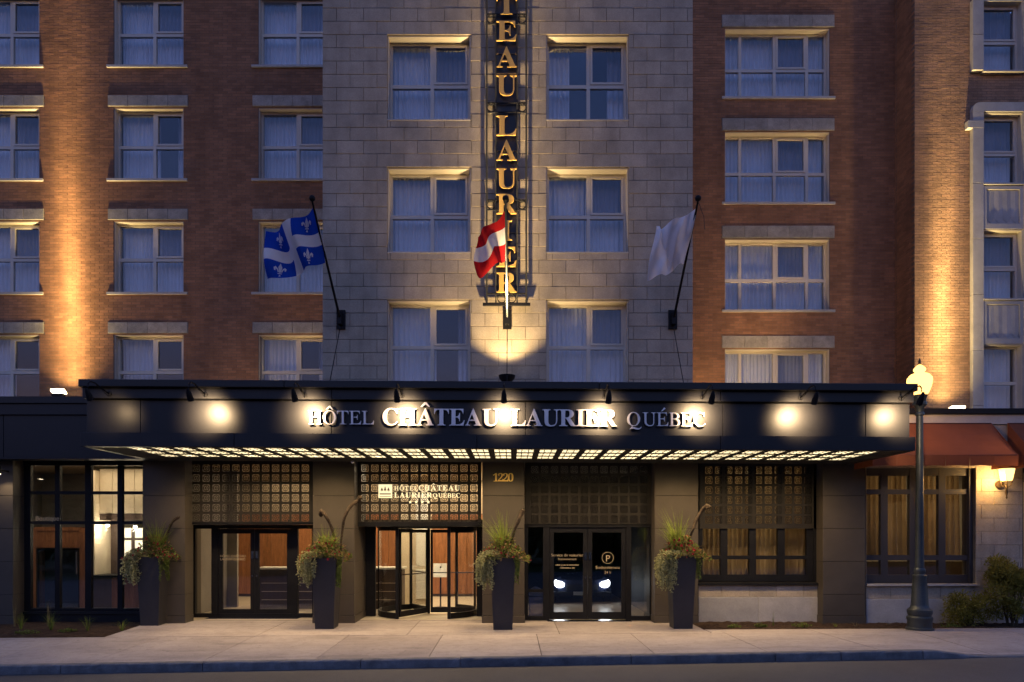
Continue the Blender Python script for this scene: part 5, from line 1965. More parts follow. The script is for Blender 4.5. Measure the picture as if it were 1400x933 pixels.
def flag(name, label, pole, s0, s1, fly, kind, pole_thing):
    A, Bq = pole(s0), pole(s1)
    nu, nv = 46, 30
    def P(u, v):
        """u along the fly, v down the hoist"""
        s = u * fly
        o = A + (Bq - A) * v
        k = 1 - math.exp(-s / .55)
        pinch = (v - .5) * (-.42 * k)
        if kind == 'blue':
            x = o.x - s * .93 - .07 * k + .04 * math.sin(9 * u + 3 * v)
            z = o.z - .36 * k + (.5 - v) * .20 * k - .05 * s + .035 * math.sin(8.5 * u - 2.5 * v) - .10 * u * u
            y = o.y + pinch * 1.6 + .18 * math.sin(9.5 * u + 2.6 * v) * min(1, 3 * u) + .05 * math.sin(15 * u - 4 * v) * u
        elif kind == 'red':
            x = o.x - s * .78 - .10 * k + .05 * math.sin(8 * u + 5 * v) * min(1, 4 * u)
            z = o.z - .30 * k - .34 * s + (.5 - v) * .22 * k + .04 * math.sin(9 * u - 2 * v)
            y = o.y + pinch * 2.0 + .12 * math.sin(8 * u + 2 * v) * min(1, 3 * u)
        else:
            x = o.x - s * .82 - .06 * k + .05 * math.sin(8 * u + 4 * v) * min(1, 4 * u)
            z = o.z - .34 * k - .14 * s + (.5 - v) * .28 * k + .035 * math.sin(9 * u - 2 * v)
            y = o.y + pinch * 1.8 + .17 * math.sin(10.5 * u + 3.2 * v) * min(1, 4 * u) + .05 * math.sin(21 * u - 5 * v)
        return (x, y, z)
    mb = MB()
    for i in range(nu):
        for j in range(nv):
            u, v = (i + .5) / nu, (j + .5) / nv
            if kind == 'blue':
                m = 1 if i < 1 or .40 < v < .62 or .42 < u < .58 else 0
            elif kind == 'red':
                m = 1 if i < 1 or .30 < v < .62 else 0
            else:
                m = 0
            mb.face([P(i / nu, j / nv), P((i + 1) / nu, j / nv), P((i + 1) / nu, (j + 1) / nv), P(i / nu, (j + 1) / nv)], m, True)
    mats = {'blue': ['flag_blue', 'flag_white'], 'red': ['flag_red', 'flag_white'], 'white': ['flag_white']}[kind]
    # weld the grid so that it shades as cloth
    me = mb.mesh('flag', mats, tuple(A))
    import bmesh
    bm = bmesh.new(); bm.from_mesh(me)
    bmesh.ops.remove_doubles(bm, verts=bm.verts, dist=.0004)
    bm.to_mesh(me); bm.free()
    o = place(name, me, None, tuple(A))
    tag(o, label, 'flag', 'flags on the stone tower')
    if kind == 'blue':
        # the lilies: three petals and a band, laid a few millimetres proud of the cloth on both faces
        lm = MB()
        lily = [[(0, .52), (.14, .22), (.10, 0), (.05, -.2), (-.05, -.2), (-.10, 0), (-.14, .22)],
                [(.07, -.14), (.17, .12), (.32, .25), (.46, .13), (.43, -.05), (.32, -.07), (.32, .06), (.23, .03), (.15, -.18)],
                [(-.07, -.14), (-.17, .12), (-.32, .25), (-.46, .13), (-.43, -.05), (-.32, -.07), (-.32, .06), (-.23, .03), (-.15, -.18)],
                [(-.16, -.24), (.16, -.24), (.16, -.31), (-.16, -.31)], [(0, -.33), (.09, -.5), (-.09, -.5)]]
        for (cu, cv) in ((.22, .19), (.22, .82), (.79, .19), (.79, .82)):
            for pl in lily:
                for s in (-.014, .014):
                    pts = []
                    for a, b in pl:
                        p = P(cu - a * .26 / fly * .62, cv - b * .30)
                        pts.append((p[0], p[1] + s, p[2]))
                    lm.face(pts)
        place('lily_emblem', lm.mesh('lily_emblem', 'flag_white', tuple(A)), o)


# ------------------------------------------------------------------ street lamp, wall lantern, awnings
def street_lamp():
    x, y = 8.30, 13.9
    z = zs(x, y) - .01
    t = thing('street_lamp', 'tall dark fluted street lamp with a glowing urn shaped globe, right of the canopy', 'street lamp', (x, y, z))
    m = MB()
    sc = lambda pr, k=.80: [(r * k, h) for r, h in pr]
    m.lathe(x, y, sc([(.32, z), (.32, z + .05), (.285, z + .07), (.28, z + .20), (.30, z + .23), (.30, z + .27), (.26, z + .30), (.29, z + .36), (.285, z + .42), (.215, z + .47), (.20, z + .52),
                   (.175, z + .9), (.155, z + 1.06), (.165, z + 1.08), (.165, z + 1.12), (.12, z + 1.15), (.135, z + 1.20), (.13, z + 1.25), (.095, z + 1.28)]), 32, flute=(z + .5, z + .95))
    part('base', m, 'lamp_iron', t)
    m = MB()
    m.lathe(x, y, [(.084, z + 1.27), (.078, z + 1.6), (.062, z + 4.45), (.06, z + 4.52)], 24, flute=(z + 1.5, z + 4.4))
    part('pole', m, 'lamp_iron', t)
    zg = PZ(541, y)
    m = MB()
    m.lathe(x, y, [(.062, zg - .42), (.085, zg - .40), (.085, zg - .36), (.07, zg - .34), (.09, zg - .24), (.13, zg - .20), (.13, zg - .15), (.11, zg - .13), (.13, zg - .04), (.15, zg)], 24)
    part('collar', m, 'lamp_iron', t)
    m = MB()
    m.lathe(x, y, [(.13, zg), (.16, zg + .04), (.215, zg + .18), (.235, zg + .29), (.225, zg + .36), (.19, zg + .385), (.195, zg + .40), (.16, zg + .43), (.10, zg + .45), (.085, zg + .475), (.115, zg + .51), (.11, zg + .545), (.06, zg + .60), (.025, zg + .625)], 28)
    part('globe', m, 'globe', t)
    lamp('street_bulb', 'POINT', (x, y, zg + .24), 34, (1, .52, .16), t, .07)
    m = MB()
    m.lathe(x, y, [(.025, zg + .62), (.035, zg + .64), (.02, zg + .66), (.028, zg + .69), (.006, zg + .76)], 12)
    part('finial', m, 'bronze', t)


def wall_lantern():
    y = 14.98
    x = PX(1376, y)
    zc = PZ(657.5, y)
    t = thing('wall_lantern', 'glowing wall lantern on a bronze bracket under the right end of the orange awning', 'lamp', (x, y, zc))
    m = MB()
    xp = PX(1366, 15.25)
    m.tube([(xp, 15.28, zc - .06), (xp, 15.22, zc - .06)], .085, 16)
    part('wall_plate', m, 'bronze', t)
    m = MB()
    m.tube([(xp, 15.25, zc - .06), (xp + .06, 15.1, zc - .10), (x, y, zc - .12)], .018, 8)
    for k in range(6):
        a = k * math.pi / 3
        m.tube([(x, y, zc - .16), (x + .09 * math.cos(a), y + .09 * math.sin(a), zc - .10), (x + .12 * math.cos(a), y + .12 * math.sin(a), zc)], .008, 6)
    m.lathe(x, y, [(.006, zc - .40), (.02, zc - .37), (.012, zc - .34), (.03, zc - .26), (.02, zc - .19), (.035, zc - .15), (.02, zc - .11)], 12)
    part('bracket', m, 'bronze', t)
    m = MB()
    m.lathe(x, y, [(.10, zc), (.115, zc + .04), (.155, zc + .255), (.15, zc + .26)], 8)
    part('glass_shade', m, 'sconce_glass', t)
    m = MB()
    m.lathe(x, y, [(.165, zc + .262), (.12, zc + .30), (.05, zc + .36), (.012, zc + .40)], 12)
    part('lid', m, 'bronze', t)
    lamp('lantern_light', 'POINT', (x - .15, y - .0, zc + .05), 8, (1, .60, .22), t, .06)
    # a second small lantern seen in the corner of the annex, at the far left
    y = 14.9
    x = PX(-3, y)
    zc = PZ(650, y)
    t = thing('wall_lantern', 'small cylinder lamp on the charcoal pillar at the far left edge', 'lamp', (x, y, zc))
    m = MB()
    m.tube([(x, y + .02, zc + .03), (x, y + .02, zc + .2)], .05, 14)
    m.box(x - .03, x + .03, y + .02, 15.2, zc + .09, zc + .13)
    part('housing', m, 'black_metal', t)
    m = MB()
    m.tube([(x, y + .02, zc + .02), (x, y + .02, zc + .03)], .042, 14)
    part('bulb', m, 'bulb', t)
    lamp('pillar_light', 'SPOT', (x, y + .02, zc + .01), 5, (1, .75, .45), t, .03, (0, .35, -1), rad(100), blend=.9)


def awnings():
    def awn(x0, x1, label, open_left):
        zt, ze, zv = PZ(578.5, 15.25), 3.65, 3.42
        y0, y1 = 15.24, 14.42
        t = thing('awning', label, 'awning', ((x0 + x1) / 2, y0, zt), 'awnings on the stone wall')
        m = MB()
        n = 12
        for i in range(n):
            a, b = x0 + (x1 - x0) * i / n, x0 + (x1 - x0) * (i + 1) / n
            for j in range(6):
                f, g = j / 6, (j + 1) / 6
                sag = lambda q: -.05 * math.sin(math.pi * q)
                m.face([(a, y0 + (y1 - y0) * f, zt + (ze - zt) * f + sag(f)), (b, y0 + (y1 - y0) * f, zt + (ze - zt) * f + sag(f)),
                        (b, y0 + (y1 - y0) * g, zt + (ze - zt) * g + sag(g)), (a, y0 + (y1 - y0) * g, zt + (ze - zt) * g + sag(g))], smooth=True)
        part('fabric_slope', m, 'awning', t)
        m = MB()
        for i in range(n):
            a, b = x0 + (x1 - x0) * i / n, x0 + (x1 - x0) * (i + 1) / n
            m.face([(a, y1 - .002, ze), (b, y1 - .002, ze), (b, y1 + .012 * (i % 2), zv + .015 * ((i + 1) % 2)), (a, y1 + .012 * (i % 2), zv + .015 * (i % 2))])
        for xx in (x0, x1):
            m.face([(xx, y0, zt), (xx, y1, ze), (xx, y1, zv), (xx, y0, zv)])
        part('valance', m, 'awning', t)
        m = MB()
        m.tube([(x0 + .02, y1 + .02, ze - .01), (x1 - .02, y1 + .02, ze - .01)], .018, 8)
        m.tube([(x0 + .02, y0 - .01, zt - .03), (x1 - .02, y0 - .01, zt - .03)], .018, 8)
        for xx in (x0 + .02, x1 - .02):
            m.tube([(xx, y0 - .02, ze), (xx, y1 + .02, ze - .01)], .014, 8)
        part('awning_frame', m, 'black_metal', t)
    awn(7.62, 10.70, 'rust orange awning over the curtained window right of the canopy', True)
    awn(11.06, 13.6, 'second rust orange awning cut by the right edge of the view', False)


# ------------------------------------------------------------------ number and sign on the entrance
def entrance_signs():
    y = DF - .022
    org = (PX(688, y), y, PZ(658, y))
    t = thing('house_number', 'gold numerals 1220 on the middle charcoal pillar', 'house number', org)
    word(t, '1220', 'b', PX(674, y), PX(702, y), y, PZ(658.5, y), 10.6 * y / F, .02, 'number_gold', 'digit', org)
    y = DS - .05
    X = lambda p: PX(p, y)
    org = (X(572), y, PZ(680, y))
    t = thing('entrance_sign', 'cream hotel sign with logo square and four stars over the revolving door', 'sign', org)
    m = MB()
    m.box(X(517.5), X(536), y, y + .02, PZ(681, y), PZ(662.5, y))
    o = part('logo_panel', m, 'sign_cream_glow', t)
    m = MB()
    for k, (px, h) in enumerate(((522.2, 4.5), (526.6, 6.0), (531.2, 4.5))):
        x = X(px)
        w = 1.9 * y / F
        zb = PZ(671, y)
        hh = h * y / F
        m.prism([(x - w, zb), (x + w, zb), (x + w * .55, zb + hh * .45), (x, zb + hh), (x - w * .55, zb + hh * .45)], y - .004, y - .001)
        m.prism([(x - .003, zb - .03), (x + .003, zb - .03), (x + .003, zb), (x - .003, zb)], y - .004, y - .001)
    m.box(X(519), X(534.5), y - .004, y - .001, PZ(676.4, y), PZ(674.8, y))
    m.box(X(519), X(534.5), y - .004, y - .001, PZ(679.4, y), PZ(678.6, y))
    place('logo_trees', m.mesh('logo_trees', 'bronze', org), o)
    c1 = 6.4 * y / F
    word(t, 'HÔTEL', 'r', X(539), X(571.5), y, PZ(670.8, y), c1 * .92, .012, 'sign_cream_glow', 'letter', org)
    word(t, 'CHÂTEAU', 'b', X(572.5), X(628.5), y, PZ(670.8, y), c1 * 1.08, .012, 'sign_cream_glow', 'letter', org)
    word(t, 'LAURIER', 'b', X(539), X(590.5), y, PZ(680.6, y), c1 * 1.08, .012, 'sign_cream_glow', 'letter', org)
    word(t, 'QUÉBEC', 'r', X(592), X(629), y, PZ(680.6, y), c1 * .92, .012, 'sign_cream_glow', 'letter', org)
    for px in (561, 569, 577.3, 585.6):
        m = MB()
        r = 2.5 * y / F
        cz = PZ(686.7, y)
        m.prism([(X(px) + (r if k % 2 == 0 else r * .42) * math.sin(k * math.pi / 5), cz + (r if k % 2 == 0 else r * .42) * math.cos(k * math.pi / 5)) for k in range(10)], y, y + .012)
        part('star', m, 'sign_cream_glow', t)


M['sign_cream_glow'] = emitter('sign_cream_glow', (1.0, .84, .52), 0.16)  # cream sign pieces given a glow of their own to stand out


# ------------------------------------------------------------------ planters and their plants
def leaf(mb, c, d, up, L, W, m=0):
    """a folded leaf of two faces"""
    d = d.normalized()
    s = d.cross(up)
    if s.length < .01: s = Vector((1, 0, 0))
    s.normalize()
    n = s.cross(d)
    p0, p1 = c, c + d * L
    mid = c + d * L * .5 + n * W * .12
    a, b = mid + s * W * .5 + n * W * .2, mid - s * W * .5 + n * W * .2
    mb.face([p0, a, p1, mid], m)
    mb.face([p0, mid, p1, b], m)


def cameras_on_wall():
    for px, lab in ((482, 'small grey security dome under the canopy left of the revolving door'),):
        x, y, z = PX(px, 15.05), 15.05, PZ(629, 15.05)
        t = thing('security_camera', lab, 'camera', (x, y, z))
        m = MB()
        m.box(x - .04, x + .04, y - .03, y + .06, z - .01, z + .05)
        part('mount', m, 'lamp_iron', t)
        m = MB()
        m.lathe(x, y, [(.045, z - .01), (.05, z - .03), (.04, z - .07), (.015, z - .09)], 14)
        part('dome', m, 'chrome', t)


def planters():
    data = [  # px centre of the front bottom, px bottom, front face width, label bits
        (204.5, 856, .392, 'left of the left glass doors'),
        (443.5, 859.5, .392, 'left of the revolving door'),
        (687.5, 861, .395, 'under the number 1220'),
        (934, 860, .39, 'beside the pale stone base')]
    for i, (px, py, w, where) in enumerate(data):
        y0 = 14.72
        z = zs(PX(px, y0), y0) + .003
        y0 = (ZC - z) * F / (py - 733.0)
        x = PX(px, y0)
        z = zs(x, y0) + .003
        H, wt = 1.5, .52
        yc = y0 + w / 2
        r = random.Random(50 + i)
        t = thing('planter', 'tall tapered charcoal planter ' + where, 'planter', (x, yc, z), 'tapered planters at the entrance')
        m = MB()
        a, b = w / 2, wt / 2
        def ring(h, k): return [(x - k, yc - k, h), (x + k, yc - k, h), (x + k, yc + k, h), (x - k, yc + k, h)]
        rs = [ring(z, a), ring(z + H, b), ring(z + H, b - .03), ring(z + H - .08, b - .035)]
        for p, q in zip(rs, rs[1:]):
            for k in range(4):
                m.face([p[k], p[(k + 1) % 4], q[(k + 1) % 4], q[k]])
        m.face(rs[0][::-1])
        part('pot', m, 'planter', t)
        m = MB()
        m.face(ring(z + H - .07, b - .034))
        part('soil', m, 'soil', t)
        zt = z + H
        # fountain of arching grass
        m = MB()
        c = Vector((x + .02, yc, zt - .06))
        gx = (.05, -.02, -.02, -.10)[i]
        HG = (1.12, .90, 1.2, 1.28)[i]
        for k in range(210):
            an = r.uniform(0, 2 * math.pi)
            rr = r.uniform(.1, .5)
            hh = HG * r.uniform(.55, 1.08)
            d = Vector((math.cos(an), math.sin(an), 0))
            side = Vector((-d.y, d.x, 0)) * r.uniform(.005, .011)
            prev = None
            base = c + Vector((gx, 0, 0)) + d * r.uniform(0, .06)
            droop = r.uniform(.2, .9)
            lean = Vector((-.10 if i > 1 else .02, 0, 0))
            for q in range(6):
                f = q / 5
                p = base + d * rr * (f ** 1.35) + lean * f * f + Vector((0, 0, hh * (f - droop * f ** 2.6 * .62)))
                wv = side * (1 - f * .92)
                if prev:
                    m.face([prev[0], prev[1], p + wv, p - wv], smooth=True)
                prev = (p - wv, p + wv)
        solo('ornamental_grass', m, 'leaf_grass', 'arching yellow green grass in the planter ' + where, 'grass', tuple(c), 'grasses in the planters')
        # flowers: bronze and green leaves with red blooms
        m = MB()
        nfl = (60, 40, 26, 66)[i]
        nleaf = 820
        def spot(f=1.0):
            u, v = r.gauss(0, .21), r.gauss(0, .16)
            cx = x + (.05, .02, .07, .07)[i] + max(-.46, min(.46, u * 1.3)) * f
            cy = yc - .05 + max(-.33, min(.25, v * 1.25)) * f
            dd = math.hypot(cx - x, cy - yc)
            return Vector((cx, cy, zt + .02 + .40 * (1 - min(1, dd / .52) ** 2) * r.uniform(.25, 1.1) - (.12 * r.random() if dd > .24 else 0)))
        for k in range(nleaf):
            p = spot()
            d = Vector((r.gauss(0, 1), r.gauss(0, 1) - .4, r.gauss(.35, .6)))
            leaf(m, p, d, Vector((r.gauss(0, .3), r.gauss(0, .3), 1)), r.uniform(.055, .10), r.uniform(.03, .055), 0 if r.random() < .52 else 1)
        for k in range(nfl):
            p = spot(1.08) + Vector((0, -.045, .02))
            s = r.uniform(.016, .028)
            for q in range(4):
                an = q * math.pi / 2 + r.random()
                leaf(m, p, Vector((math.cos(an), -.35, math.sin(an))), Vector((0, -1, .3)), s * 1.3, s * 1.3, 2)
        solo('begonia', m, ['leaf_green', 'leaf_bronze', 'petal_red'], 'red flowers with bronze leaves in the planter ' + where, 'flower', (x, yc, zt), 'flowers in the planters')
        # silver trailing plant over the left rim
        m = MB()
        for k in range(64):
            sx, sy = r.uniform(-.33, .02), r.uniform(-.30, .05)
            p = Vector((x - .06 + sx * .5, yc + sy, zt + r.uniform(0, .09)))
            out = Vector((-.9 - r.random() * .6, -r.uniform(.0, .8), 0)).normalized() * r.uniform(.08, .38)
            L = r.uniform(.18, .66) * ((1.0, .95, 1.05, 1.15)[i])
            n = int(L / .03) + 5
            prevp = None
            for q in range(n):
                f = q / (n - 1)
                s = min(1, f * 2.2)
                pp = p + out * (1 - (1 - s) ** 2) + Vector((0.012 * math.sin(9 * f + k), 0.012 * math.cos(8 * f + k), .05 * math.sin(min(1, f * 3) * math.pi) - L * max(0, f - .2) / .8))
                for e in range(2):
                    d = Vector((r.gauss(0, 1), r.gauss(-.3, 1), r.gauss(-.2, .7)))
                    leaf(m, pp, d, Vector((0, -1, .4)), r.uniform(.034, .06), r.uniform(.024, .042))
                if prevp is not None:
                    m.face([prevp, prevp + Vector((.004, 0, 0)), pp + Vector((.004, 0, 0)), pp], 1)
                prevp = pp
        solo('trailing_plant', m, ['leaf_silver', 'stem'], 'silvery plant trailing over the planter ' + where, 'plant', (x, yc, zt), 'trailing plants in the planters')
        # green trailing vine on the right rim
        m = MB()
        for k in range(12):
            p = Vector((x + r.uniform(.2, .27), yc + r.uniform(-.28, .1), zt + .02))
            L = r.uniform(.2, .62) * (1.0, 1.15, 1.1, .95)[i]
            n = int(L / .02) + 4
            for q in range(n):
                f = q / (n - 1)
                pp = p + Vector((.06 * min(1, f * 4) + .01 * math.sin(9 * f + k), -.03 * min(1, f * 4), .02 - L * f))
                for e in range(2):
                    leaf(m, pp, Vector((r.gauss(0.2, 1), r.gauss(-.4, 1), r.gauss(-.1, .8))), Vector((0, -1, .4)), r.uniform(.026, .042), r.uniform(.022, .034))
        solo('trailing_vine', m, 'leaf_green', 'green vine hanging from the right rim of the planter ' + where, 'plant', (x, yc, zt), 'vines in the planters')
        # driftwood
        paths = {0: [[(216, 752), (226, 732), (236, 714), (247, 707)]],
                 1: [[(458, 742), (453, 722), (447, 707), (440, 699), (438, 706)], [(466, 740), (468, 725), (472, 707), (480, 692), (489, 684), (493, 679)]],
                 2: [[(698, 745), (703, 727), (709, 712), (713, 702), (716, 697)]],
                 3: [[(941, 742), (946, 726), (952, 711), (960, 699), (966, 692), (968, 696)]]}[i]
        for j, pth in enumerate(paths):
            m = MB()
            pts = [Vector((PX(a, yc), yc + .05 * math.sin(k * 1.7 + i), PZ(b, yc))) for k, (a, b) in enumerate(pth)]
            # subdivide along a smooth curve
            fine = []
            for k in range(len(pts) - 1):
                p0, p1, p2, p3 = pts[max(0, k - 1)], pts[k], pts[k + 1], pts[min(len(pts) - 1, k + 2)]
                for q in range(4):
                    f = q / 4
                    fine.append(.5 * ((2 * p1) + (p2 - p0) * f + (2 * p0 - 5 * p1 + 4 * p2 - p3) * f * f + (3 * p1 - p0 - 3 * p2 + p3) * f ** 3))
            fine.append(pts[-1])
            base = fine[0].copy(); base.z = zt - .05
            fine = [base] + fine
            rads = [(.022 + .034 * (k / len(fine)) ** 1.2) * r.uniform(.85, 1.15) * (.75 if i == 0 else 1) for k in range(len(fine))]
            rads[-1] *= .6
            m.tube(fine, rads, 9)
            nm = 'curved driftwood branch in the planter ' + where
            if len(paths) > 1:
                nm = ('short hooked driftwood branch in the planter ' if j == 0 else 'long curving driftwood branch in the planter ') + where
            solo('driftwood_branch', m, 'driftwood', nm, 'branch', tuple(base), 'driftwood branches in the planters')


# ------------------------------------------------------------------ ground, pavement, kerb, beds
def ground():
    m = MB()
    for i in range(-30, 30):
        a, b = i * 2.0, i * 2.0 + 2.0
        m.face([(a, -8, zr(a)), (b, -8, zr(b)), (b, 11.16, zr(b)), (a, 11.16, zr(a))])
    struct('road', m, 'asphalt')
    m = MB()
    m.face([(-200, -200, -1.6), (200, -200, -1.6), (200, 200, -1.6), (-200, 200, -1.6)])
    m.face([(-60, -8, zr(-60)), (60, -8, zr(60)), (60, -200, -1.2), (-60, -200, -1.4)])
    struct('ground', m, 'lawn')
    # pavement bed under the slabs
    def sheet(x0, x1, y0, y1, drop, mat_cells=(1, 1)):
        mm = MB()
        nx, ny = mat_cells
        for i in range(nx):
            for j in range(ny):
                xs = [x0 + (x1 - x0) * k / nx for k in (i, i + 1)]
                ys = [y0 + (y1 - y0) * k / ny for k in (j, j + 1)]
                mm.face([(xs[0], ys[0], zs(xs[0], ys[0]) - drop), (xs[1], ys[0], zs(xs[1], ys[0]) - drop), (xs[1], ys[1], zs(xs[1], ys[1]) - drop), (xs[0], ys[1], zs(xs[0], ys[1]) - drop)], smooth=True)
        return mm
    pav = struct('pavement', sheet(-26, 24, 11.2, 16.5, .02, (80, 10)), 'soil')
    def slab(x0, x1, y0, y1):
        g = .006
        mm = sheet(x0 + g, x1 - g, y0 + g, y1 - g, 0, (5, 4))
        for (ax, ay, bx, by) in ((x0 + g, y0 + g, x1 - g, y0 + g), (x0 + g, y0 + g, x0 + g, y1 - g), (x1 - g, y0 + g, x1 - g, y1 - g)):
            mm.face([(ax, ay, zs(ax, ay)), (bx, by, zs(bx, by)), (bx, by, zs(bx, by) - .03), (ax, ay, zs(ax, ay) - .03)])
        place('pavement_slab', mm.mesh('pavement_slab', 'concrete'), pav)
    for k in range(-9, 9):
        a = -1.38 + 1.87 * k
        b = a + 1.87
        yb = 13.58
        if a > 3.9: yb = 14.12
        slab(a, b, 11.31, yb)
    slab(3.98, 4.235, 13.59, 14.12)
    xs = [-8.12, -5.1, -2.1, .95, 3.97]
    for a, b in zip(xs, xs[1:]):
        slab(a, b, 13.59, 15.6)
    slab(-5.6, -.15, 15.6, 16.2)
    slab(-7.9, -5.6, 15.6, 16.2)
    # planting beds
    def bed(x0, x1, y0, y1, nx, ny, seed, dropback):
        mm = MB()
        r = random.Random(seed)
        gz = {}
        for i in range(nx + 1):
            for j in range(ny + 1):
                xx, yy = x0 + (x1 - x0) * i / nx, y0 + (y1 - y0) * j / ny
                gz[i, j] = (xx, yy, zs(xx, yy) - .015 - dropback * j / ny + (r.uniform(-.018, .03) if 0 < j else -.01))
        for i in range(nx):
            for j in range(ny):
                mm.face([gz[i, j], gz[i + 1, j], gz[i + 1, j + 1], gz[i, j + 1]])
        return mm
    tag(struct('planting_bed', bed(-15.5, -8.1, 13.59, 15.6, 74, 22, 1, .06), 'soil'), kind='structure')
    tag(struct('planting_bed', bed(3.97, 14.0, 14.14, 15.6, 100, 16, 2, .0), 'soil'), kind='structure')
    # granite kerb, stone by stone
    kb = MB()
    for i in range(-26, 24):
        kb.box(i, i + 1, 11.18, 11.29, -.9, zr(i) - .02)
    kerb = struct('kerb', kb, 'granite')
    xs = [PX(p, 11.15) for p in (-330, -140, 83, 277, 493, 629, 863, 1060, 1150, 1262, 1345, 1560, 1800)]
    r = random.Random(11)
    for a, b in zip(xs, xs[1:]):
        mm = MB()
        n = max(6, int((b - a) / .09))
        prof = []
        for i in range(n + 1):
            xx = a + .006 + (b - a - .012) * i / n
            top = max(zs(xx, 11.3), zr(xx) + .012)
            rg = r.uniform(-.007, .007)
            prof.append([(xx, 11.15 + rg, zr(xx) - .2), (xx, 11.15 + r.uniform(-.007, .007), (zr(xx) + top) / 2), (xx, 11.155 + r.uniform(-.006, .004), top - .018),
                         (xx, 11.175 + r.uniform(-.004, .004), top), (xx, 11.305, top + .001), (xx, 11.305, zr(xx) - .2)])
        for p, q in zip(prof, prof[1:]):
            for j in range(5):
                mm.face([p[j], q[j], q[j + 1], p[j + 1]])
        mm.face(prof[0]); mm.face(prof[-1])
        place('kerb_stone', mm.mesh('kerb_stone', 'granite'), kerb)


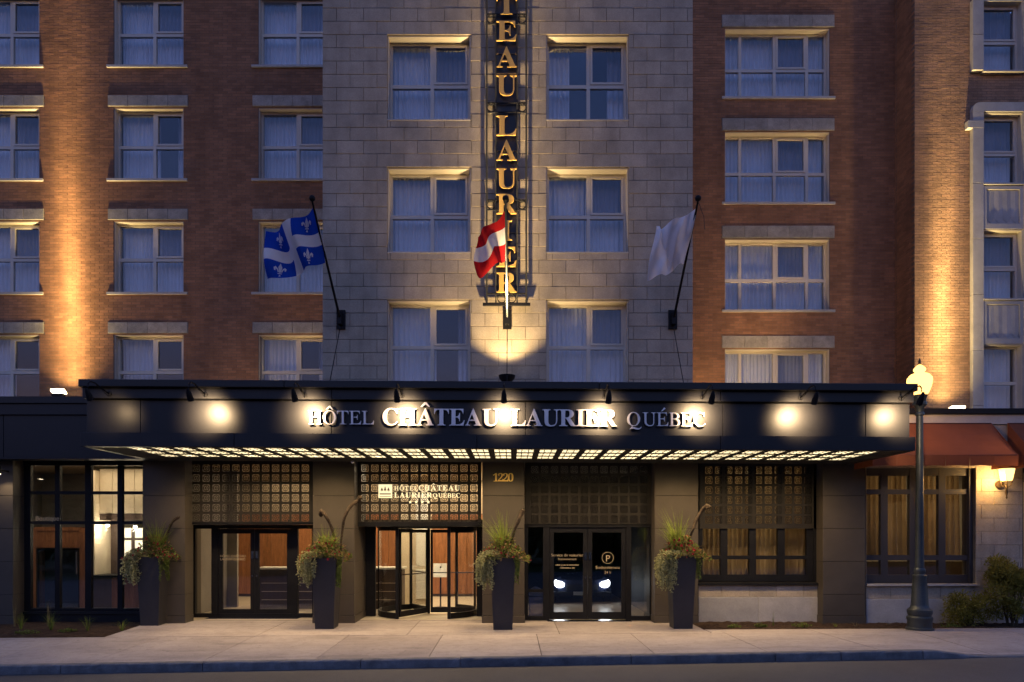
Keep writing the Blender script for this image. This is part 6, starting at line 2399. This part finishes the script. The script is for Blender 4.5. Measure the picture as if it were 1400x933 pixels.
def bed_plants():
    r = random.Random(23)
    def tuft(px, y, h, n, spread, label, mat='leaf_grass', cat='grass'):
        x = PX(px, y)
        z = zs(x, y) - .04
        m = MB()
        for k in range(n):
            an = r.uniform(0, 2 * math.pi)
            d = Vector((math.cos(an), math.sin(an), 0))
            side = Vector((-d.y, d.x, 0)) * r.uniform(.003, .006)
            hh = h * r.uniform(.5, 1.05)
            rr = spread * r.uniform(.15, 1)
            prev = None
            for q in range(5):
                f = q / 4
                p = Vector((x, y, z)) + d * (.015 + rr * f ** 1.5) + Vector((0, 0, hh * (f - .25 * f ** 3)))
                if prev: m.face([prev[0], prev[1], p + side * (1 - f * .9), p - side * (1 - f * .9)])
                prev = (p - side * (1 - f * .9), p + side * (1 - f * .9))
        solo('grass_tuft', m, mat, label, cat, (x, y, z), 'grass tufts in the planting beds')
    tuft(29, 14.6, .52, 34, .24, 'grass tuft in the bed at the far left, by the charcoal pillar')
    tuft(70, 14.5, .58, 40, .34, 'widest grass tuft in the bed under the shop window')
    tuft(120, 14.4, .46, 32, .18, 'upright grass tuft in the bed under the middle of the shop window')
    tuft(167, 14.4, .36, 22, .34, 'sparse grass tuft in the bed just left of the first planter')
    tuft(20, 14.9, .95, 14, .10, 'tall dry grass stems at the far left edge of the bed', 'dry_grass')
    tuft(66, 14.9, .85, 14, .10, 'tall dry plume of grass in front of the shop window frame', 'dry_grass')
    tuft(1057, 14.7, .50, 9, .05, 'thin upright weed against the pale stone base')
    tuft(1142, 14.6, .18, 20, .12, 'low green tuft in front of the last charcoal pillar')
    tuft(1170, 14.7, .22, 14, .16, 'dry thin tuft in front of the last charcoal pillar', 'dry_grass')
    tuft(1215, 14.8, .20, 14, .16, 'thin tuft left of the street lamp base', 'dry_grass')
    def low(px, y, rad_, h, label, n=160):
        x = PX(px, y)
        z = zs(x, y) - .03
        m = MB()
        for k in range(n):
            a = r.uniform(0, 6.283)
            q = rad_ * math.sqrt(r.random())
            p = Vector((x + q * math.cos(a) * 1.5, y + q * math.sin(a), z + h * r.random() * (1 - q / rad_ * .6)))
            leaf(m, p, Vector((r.gauss(0, 1), r.gauss(-.2, 1), r.gauss(.4, .5))), Vector((0, 0, 1)), r.uniform(.03, .06), r.uniform(.02, .035))
        solo('ground_plant', m, 'leaf_green', label, 'plant', (x, y, z), 'low plants in the planting beds')
    low(38, 14.1, .17, .10, 'low green clump at the far left of the bed')
    low(92, 14.3, .13, .09, 'low green clump between two grass tufts under the shop window')
    low(1004, 14.5, .10, .10, 'small weed at the left end of the stone base')
    low(1040, 14.6, .09, .11, 'small weed left of the tall thin one')
    low(1096, 14.6, .15, .13, 'leafy weed at the right end of the stone base')
    low(1300, 14.5, .14, .10, 'low green clump right of the street lamp base')
    def shrub(px, y, rx, ry, h, n, label, seed):
        q = random.Random(seed)
        x = PX(px, y)
        z = zs(x, y) - .04
        t = thing('shrub', label, 'shrub', (x, y, z), 'shrubs in the right planting bed')
        m = MB()
        tips = []
        for k in range(16):
            an = q.uniform(0, 6.283)
            e = Vector((x + rx * .75 * math.cos(an) * q.random(), y + ry * .75 * math.sin(an) * q.random(), z + h * q.uniform(.45, .92)))
            b0 = Vector((x + q.uniform(-.08, .08), y + q.uniform(-.08, .08), z))
            m.tube([b0, (b0 + e) / 2 + Vector((q.uniform(-.06, .06), q.uniform(-.06, .06), .05)), e], [.014, .009, .004], 5)
        part('stems', m, 'stem', t)
        m = MB()
        cl = [(q.uniform(-.8, .8), q.uniform(-.75, .75), q.uniform(.18, .92), q.uniform(.14, .30)) for _ in range(26)]
        for k in range(n):
            cx, cy, cz, cr = cl[q.randrange(len(cl))]
            f = math.sqrt(max(0.05, 1 - ((cz - .48) / .58) ** 2))
            v = Vector((q.gauss(0, 1), q.gauss(0, 1), q.gauss(0, .8))).normalized() * cr * q.random() ** .4
            p = Vector((x + rx * cx * f + v.x, y + ry * cy * f + v.y, z + h * cz + v.z * .8))
            if p.z < z + .02: continue
            leaf(m, p, v + Vector((q.gauss(0, .1), q.gauss(-.05, .1), q.gauss(.06, .1))), Vector((q.gauss(0, .4), q.gauss(0, .4), 1)), q.uniform(.045, .085), q.uniform(.022, .038))
        part('foliage', m, 'leaf_shrub', t)
    shrub(1385, 14.72, .62, .40, 1.58, 9500, 'large olive green shrub at the right edge against the stone wall', 5)
    shrub(1324, 14.75, .36, .28, .66, 3200, 'small green shrub right of the street lamp base', 6)


# ------------------------------------------------------------------ across the street: only the glass shows it
def across():
    r = random.Random(77)
    m = MB()
    for i in range(19):
        x = -58 + i * 6.5 + r.uniform(-1.5, 1.5)
        y = -21 + r.uniform(-3, 3)
        h = r.uniform(9.5, 13)
        z = -.6
        m.tube([(x, y, z), (x + .1, y, z + h * .3), (x, y + .1, z + h * .6)], [.28, .2, .1], 8, 1)
        for k in range(700):
            v = Vector((r.gauss(0, 1), r.gauss(0, 1), r.gauss(0, 1))).normalized() * r.random() ** .45
            p = Vector((x + v.x * h * .40, y + v.y * h * .3, z + h * .55 + v.z * h * .44))
            leaf(m, p, Vector((r.gauss(0, 1), r.gauss(0, 1), r.gauss(0, .6))), Vector((0, 0, 1)), r.uniform(.6, 1.2), r.uniform(.5, .9))
    for i in range(24):  # unseen back row, added to hide the low red sky from the glass
        x = -62 + i * 5.2 + r.uniform(-1, 1)
        h = r.uniform(11, 15)
        for k in range(620):
            v = Vector((r.gauss(0, 1), r.gauss(0, 1), r.gauss(0, 1))).normalized() * r.random() ** .45
            p = Vector((x + v.x * 4.2, -29 + v.y * 2.5, -.6 + h * .46 + v.z * h * .5))
            leaf(m, p, Vector((r.gauss(0, 1), r.gauss(0, .6), r.gauss(0, .8))), Vector((0, 1, .3)), r.uniform(1.0, 1.9), r.uniform(.9, 1.5))
    o = place('treeline', m.mesh('treeline', ['leaf_far', 'stem']))
    tag(o, 'dark park trees across the road, back row added, mirrored faintly in the shop glass', 'trees', kind='stuff')


ground()
canopy(); canopy_sign(); gooseneck_lamps(); floodlights()
blade_sign(); flags()
street_lamp(); wall_lantern(); awnings(); entrance_signs()
cameras_on_wall(); planters(); bed_plants(); across()
